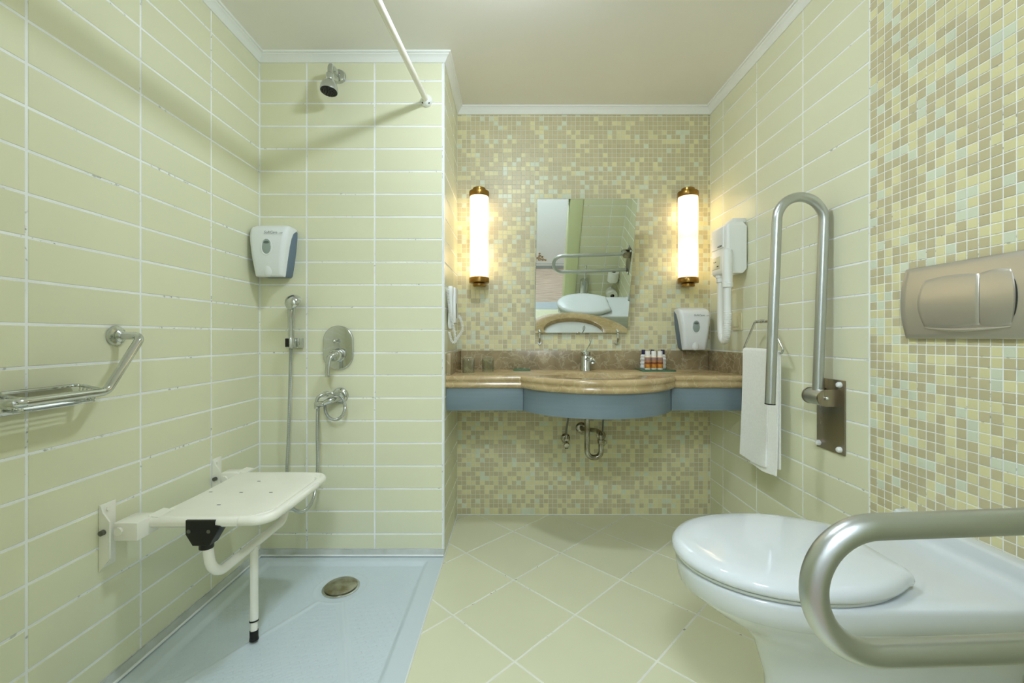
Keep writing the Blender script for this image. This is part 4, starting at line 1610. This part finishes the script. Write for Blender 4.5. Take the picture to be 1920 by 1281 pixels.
def barrel(x0, x1, z0, z1, bl, br_, bt=0.0, n=10):
    pts = []
    for k in range(n + 1):
        t = k / n
        pts.append((x0 - bl * math.sin(PI * t), z0 + (z1 - z0) * t))
    for k in range(1, n):
        t = k / n
        pts.append((x0 + (x1 - x0) * t, z1 + bt * math.sin(PI * t)))
    for k in range(n + 1):
        t = 1 - k / n
        pts.append((x1 + br_ * math.sin(PI * t), z0 + (z1 - z0) * t))
    for k in range(1, n):
        t = 1 - k / n
        pts.append((x0 + (x1 - x0) * t, z0 - bt * math.sin(PI * t)))
    return pts


def crown(x0, x1, z0, z1, bl, br_, bt, yb, yf, rise, nu=20, nv=20, edge=.003):
    """softly crowned panel with bowed sides: back at yb, front at yf, bulging by rise across its height"""
    def pt(u, v):
        s_ = math.sin(PI * v)
        xa, xb = x0 - bl * s_, x1 + br_ * s_
        t_ = math.sin(PI * u)
        za, zb = z0 - bt * t_, z1 + bt * t_
        return xa + (xb - xa) * u, za + (zb - za) * v
    us = [0, .012] + [.012 + .976 * k / nu for k in range(1, nu)] + [.988, 1]
    vs = [0, .02] + [.02 + .96 * k / nv for k in range(1, nv)] + [.98, 1]
    rows = []
    for b, v in enumerate(vs):
        row = []
        for a, u in enumerate(us):
            x, z = pt(u, v)
            y = yf - rise * (1 - (2 * v - 1) ** 2)
            if a in (0, len(us) - 1) or b in (0, len(vs) - 1):
                y += edge
            row.append(Vector((x, y, z)))
        rows.append(row)
    m = MB()
    m.loft(rows, False, False, False)
    rim = [p for p in rows[0]] + [r_[-1] for r_ in rows[1:]] + rows[-1][-2::-1] + [r_[0] for r_ in rows[-2:0:-1]]
    m.loft([rim, [Vector((p.x, yb, p.z)) for p in rim]], False, True, True)
    return m


crown(-.155, .155, -.094, .094, .010, .010, 0, 0, -.0105, .007).build('plate', SATIN, fp, smooth=50)
crown(-.0985, .0985, -.0645, .0595, .012, .012, .006, -.008, -.0128, .0062, edge=.0006).build('button_gap', DARKS, fp, smooth=50)
lip = [Vector((-.096 + .192 * k / 20, -.0145 - .003 * math.sin(PI * k / 20), -.0668 - .0055 * math.sin(PI * k / 20))) for k in range(21)]
MB().tube(lip, [.0012 + .003 * math.sin(PI * k / 20) for k in range(21)], 12).build('button_lip', SATIN, fp)
crown(-.097, .0345, -.063, .058, .0115, .005, .0045, -.010, -.0150, .0075, edge=.0015).build('flush_button', SATIN, fp, smooth=50)
crown(.0362, .097, -.063, .058, -.005, .0115, .0045, -.010, -.0150, .0075, edge=.0015).build('flush_button', SATIN, fp, smooth=50)

# toilet paper, holder and brush: only seen in the mirror
tph = thing('paper_holder', 'chrome double toilet paper holder on the right wall', 'paper holder', (XR, .30, .30), R(-90))
MB().lathe([(.022, 0), (.022, .004), (.010, .010), (.007, .012), (.007, .07)], 20, Matrix.Translation((0, 0, .06)) @ Matrix.Rotation(R(90), 4, 'X')).build('wall_mount', CHROME, tph)
MB().tube(fillet([(-.0, -.066, .06), (-.0, -.066, .16)], 0, 2), .006, 12).tube(fillet([(0, -.066, .06), (0, -.066, -.06), (-.06, -.066, -.06)], .01, 5), .005, 12).build('holder_arm', CHROME, tph)
for (dx, dz, ax_, lb) in ((0, .07, 'Z', 'upright white toilet paper roll on the holder spike'), (-.03, -.06, 'Y', 'lower white toilet paper roll on the holder arm')):
    o = thing('toilet_roll', lb, 'toilet roll', (XR - .066, .30 - dx, .30 + dz), R(-90), 'toilet rolls beside the toilet')
    M = Matrix.Identity(4) if ax_ == 'Z' else Matrix.Rotation(R(90), 4, 'Y') @ Matrix.Translation((0, 0, -.05))
    MB().lathe([(.021, 0), (.052, 0), (.054, .003), (.054, .097), (.052, .10), (.021, .10), (.021, 0)], 32, M, cap=False).build('paper', PAPER, o)
    MB().lathe([(.0205, .001), (.0205, .099), (.019, .099), (.019, .001), (.0205, .001)], 24, M, cap=False).build('core', CARD, o)
tb = thing('toilet_brush', 'chrome toilet brush canister by the door casing', 'toilet brush', (.735, .262, 0))
MB().lathe([(.040, .0005), (.044, .004), (.044, .36), (.042, .366), (.012, .372), (.010, .374)], 28).build('canister', CHROME, tb)
MB().lathe([(.008, .372), (.008, .50), (.010, .505), (.010, .52), (.001, .524)], 16).build('handle', CHROME, tb)

# ------------------------------------------------------------------ small things on the counter
def tumbler(label, x, y):
    t = thing('glass_tumbler', label, 'glass', (x, y, TOPZ + .0004), 0, 'upturned tumblers')
    pr = [(.0285, 0), (.0295, .001), (.0300, .03), (.0305, .055), (.029, .068), (.024, .0745), (.012, .077), (.001, .077)]
    inn = [(.001, .067), (.012, .0668), (.022, .065), (.0270, .060), (.0286, .052), (.0282, .03), (.0275, .001), (.0285, 0)]
    MB().lathe(pr + inn, 32, cap=False).build('glass', GLASS, t)
    return t


tumbler('upturned glass tumbler nearest the partition', -.218, 2.085)
tumbler('upturned glass tumbler on the side of the soap dish', -.127, 2.150)
sd = thing('glass_soap_dish', 'small green glass soap dish left of the tap', 'soap dish', (.046, 2.24, TOPZ + .0004))
MB().box(-.045, .045, -.035, .035, 0, .007, .001).build('dish', GGLASS, sd)
gt = thing('glass_tray', 'green glass tray carrying small toiletry bottles', 'tray', (.740, 2.230, TOPZ + .0004))
MB().box(-.085, .085, -.073, .073, 0, .006, .001).build('tray', GGLASS, gt)
TZ = TOPZ + .0068
for k, (x, lb) in enumerate(((.692, 'orange labelled bottle at left of the front three'), (.724, 'orange labelled bottle in the middle of the front three'), (.7555, 'orange labelled bottle at right of the front three'))):
    t = thing('toiletry_bottle', lb, 'bottle', (x, 2.195, TZ), 0, 'orange labelled toiletry bottles')
    MB().lathe([(.0125, 0), (.0145, .002), (.0148, .012), (.0145, .064), (.0125, .068)], 24).build('bottle_body', BOTW, t)
    MB().lathe([(.0122, .068), (.0125, .07), (.0125, .094), (.0115, .096), (.001, .096)], 24).build('cap', CAPW, t)
    MB().lathe([(.01505, .008), (.01505, .032)], 24, cap=False).build('label_band', LAB_O, t)
    MB().lathe([(.01510, .032), (.01510, .038)], 24, cap=False).build('label_stripe', LAB_D, t)
    MB().lathe([(.01505, .038), (.01505, .046)], 24, cap=False).build('label_edge', LAB_O, t)
    MB().lathe([(.01505, .059), (.01505, .064)], 24, cap=False).build('label_edge', LAB_O, t)
    MB().lathe([(.01507, .046), (.01507, .059)], 24, cap=False).build('label_print', LAB_B, t)
for k, (x, lb) in enumerate(((.690, 'milky bottle with navy cap at left of the back row'), (.738, 'milky bottle with navy cap in the middle of the back row'), (.792, 'milky bottle with navy cap at right of the back row'))):
    t = thing('toiletry_bottle', lb, 'bottle', (x, 2.258, TZ), 0, 'navy capped toiletry bottles')
    pr = [(.012, 0), (.0165, .003)]
    for q in range(13):
        pr.append((.0165 + .0018 * math.sin(q * 1.57), .006 + q * .005))
    pr += [(.012, .074), (.008, .078)]
    MB().lathe(pr, 24).build('bottle_body', BOTC, t)
    MB().lathe([(.0095, .076), (.010, .078), (.010, .099), (.009, .101), (.001, .101)], 20).build('cap', CAPN, t)
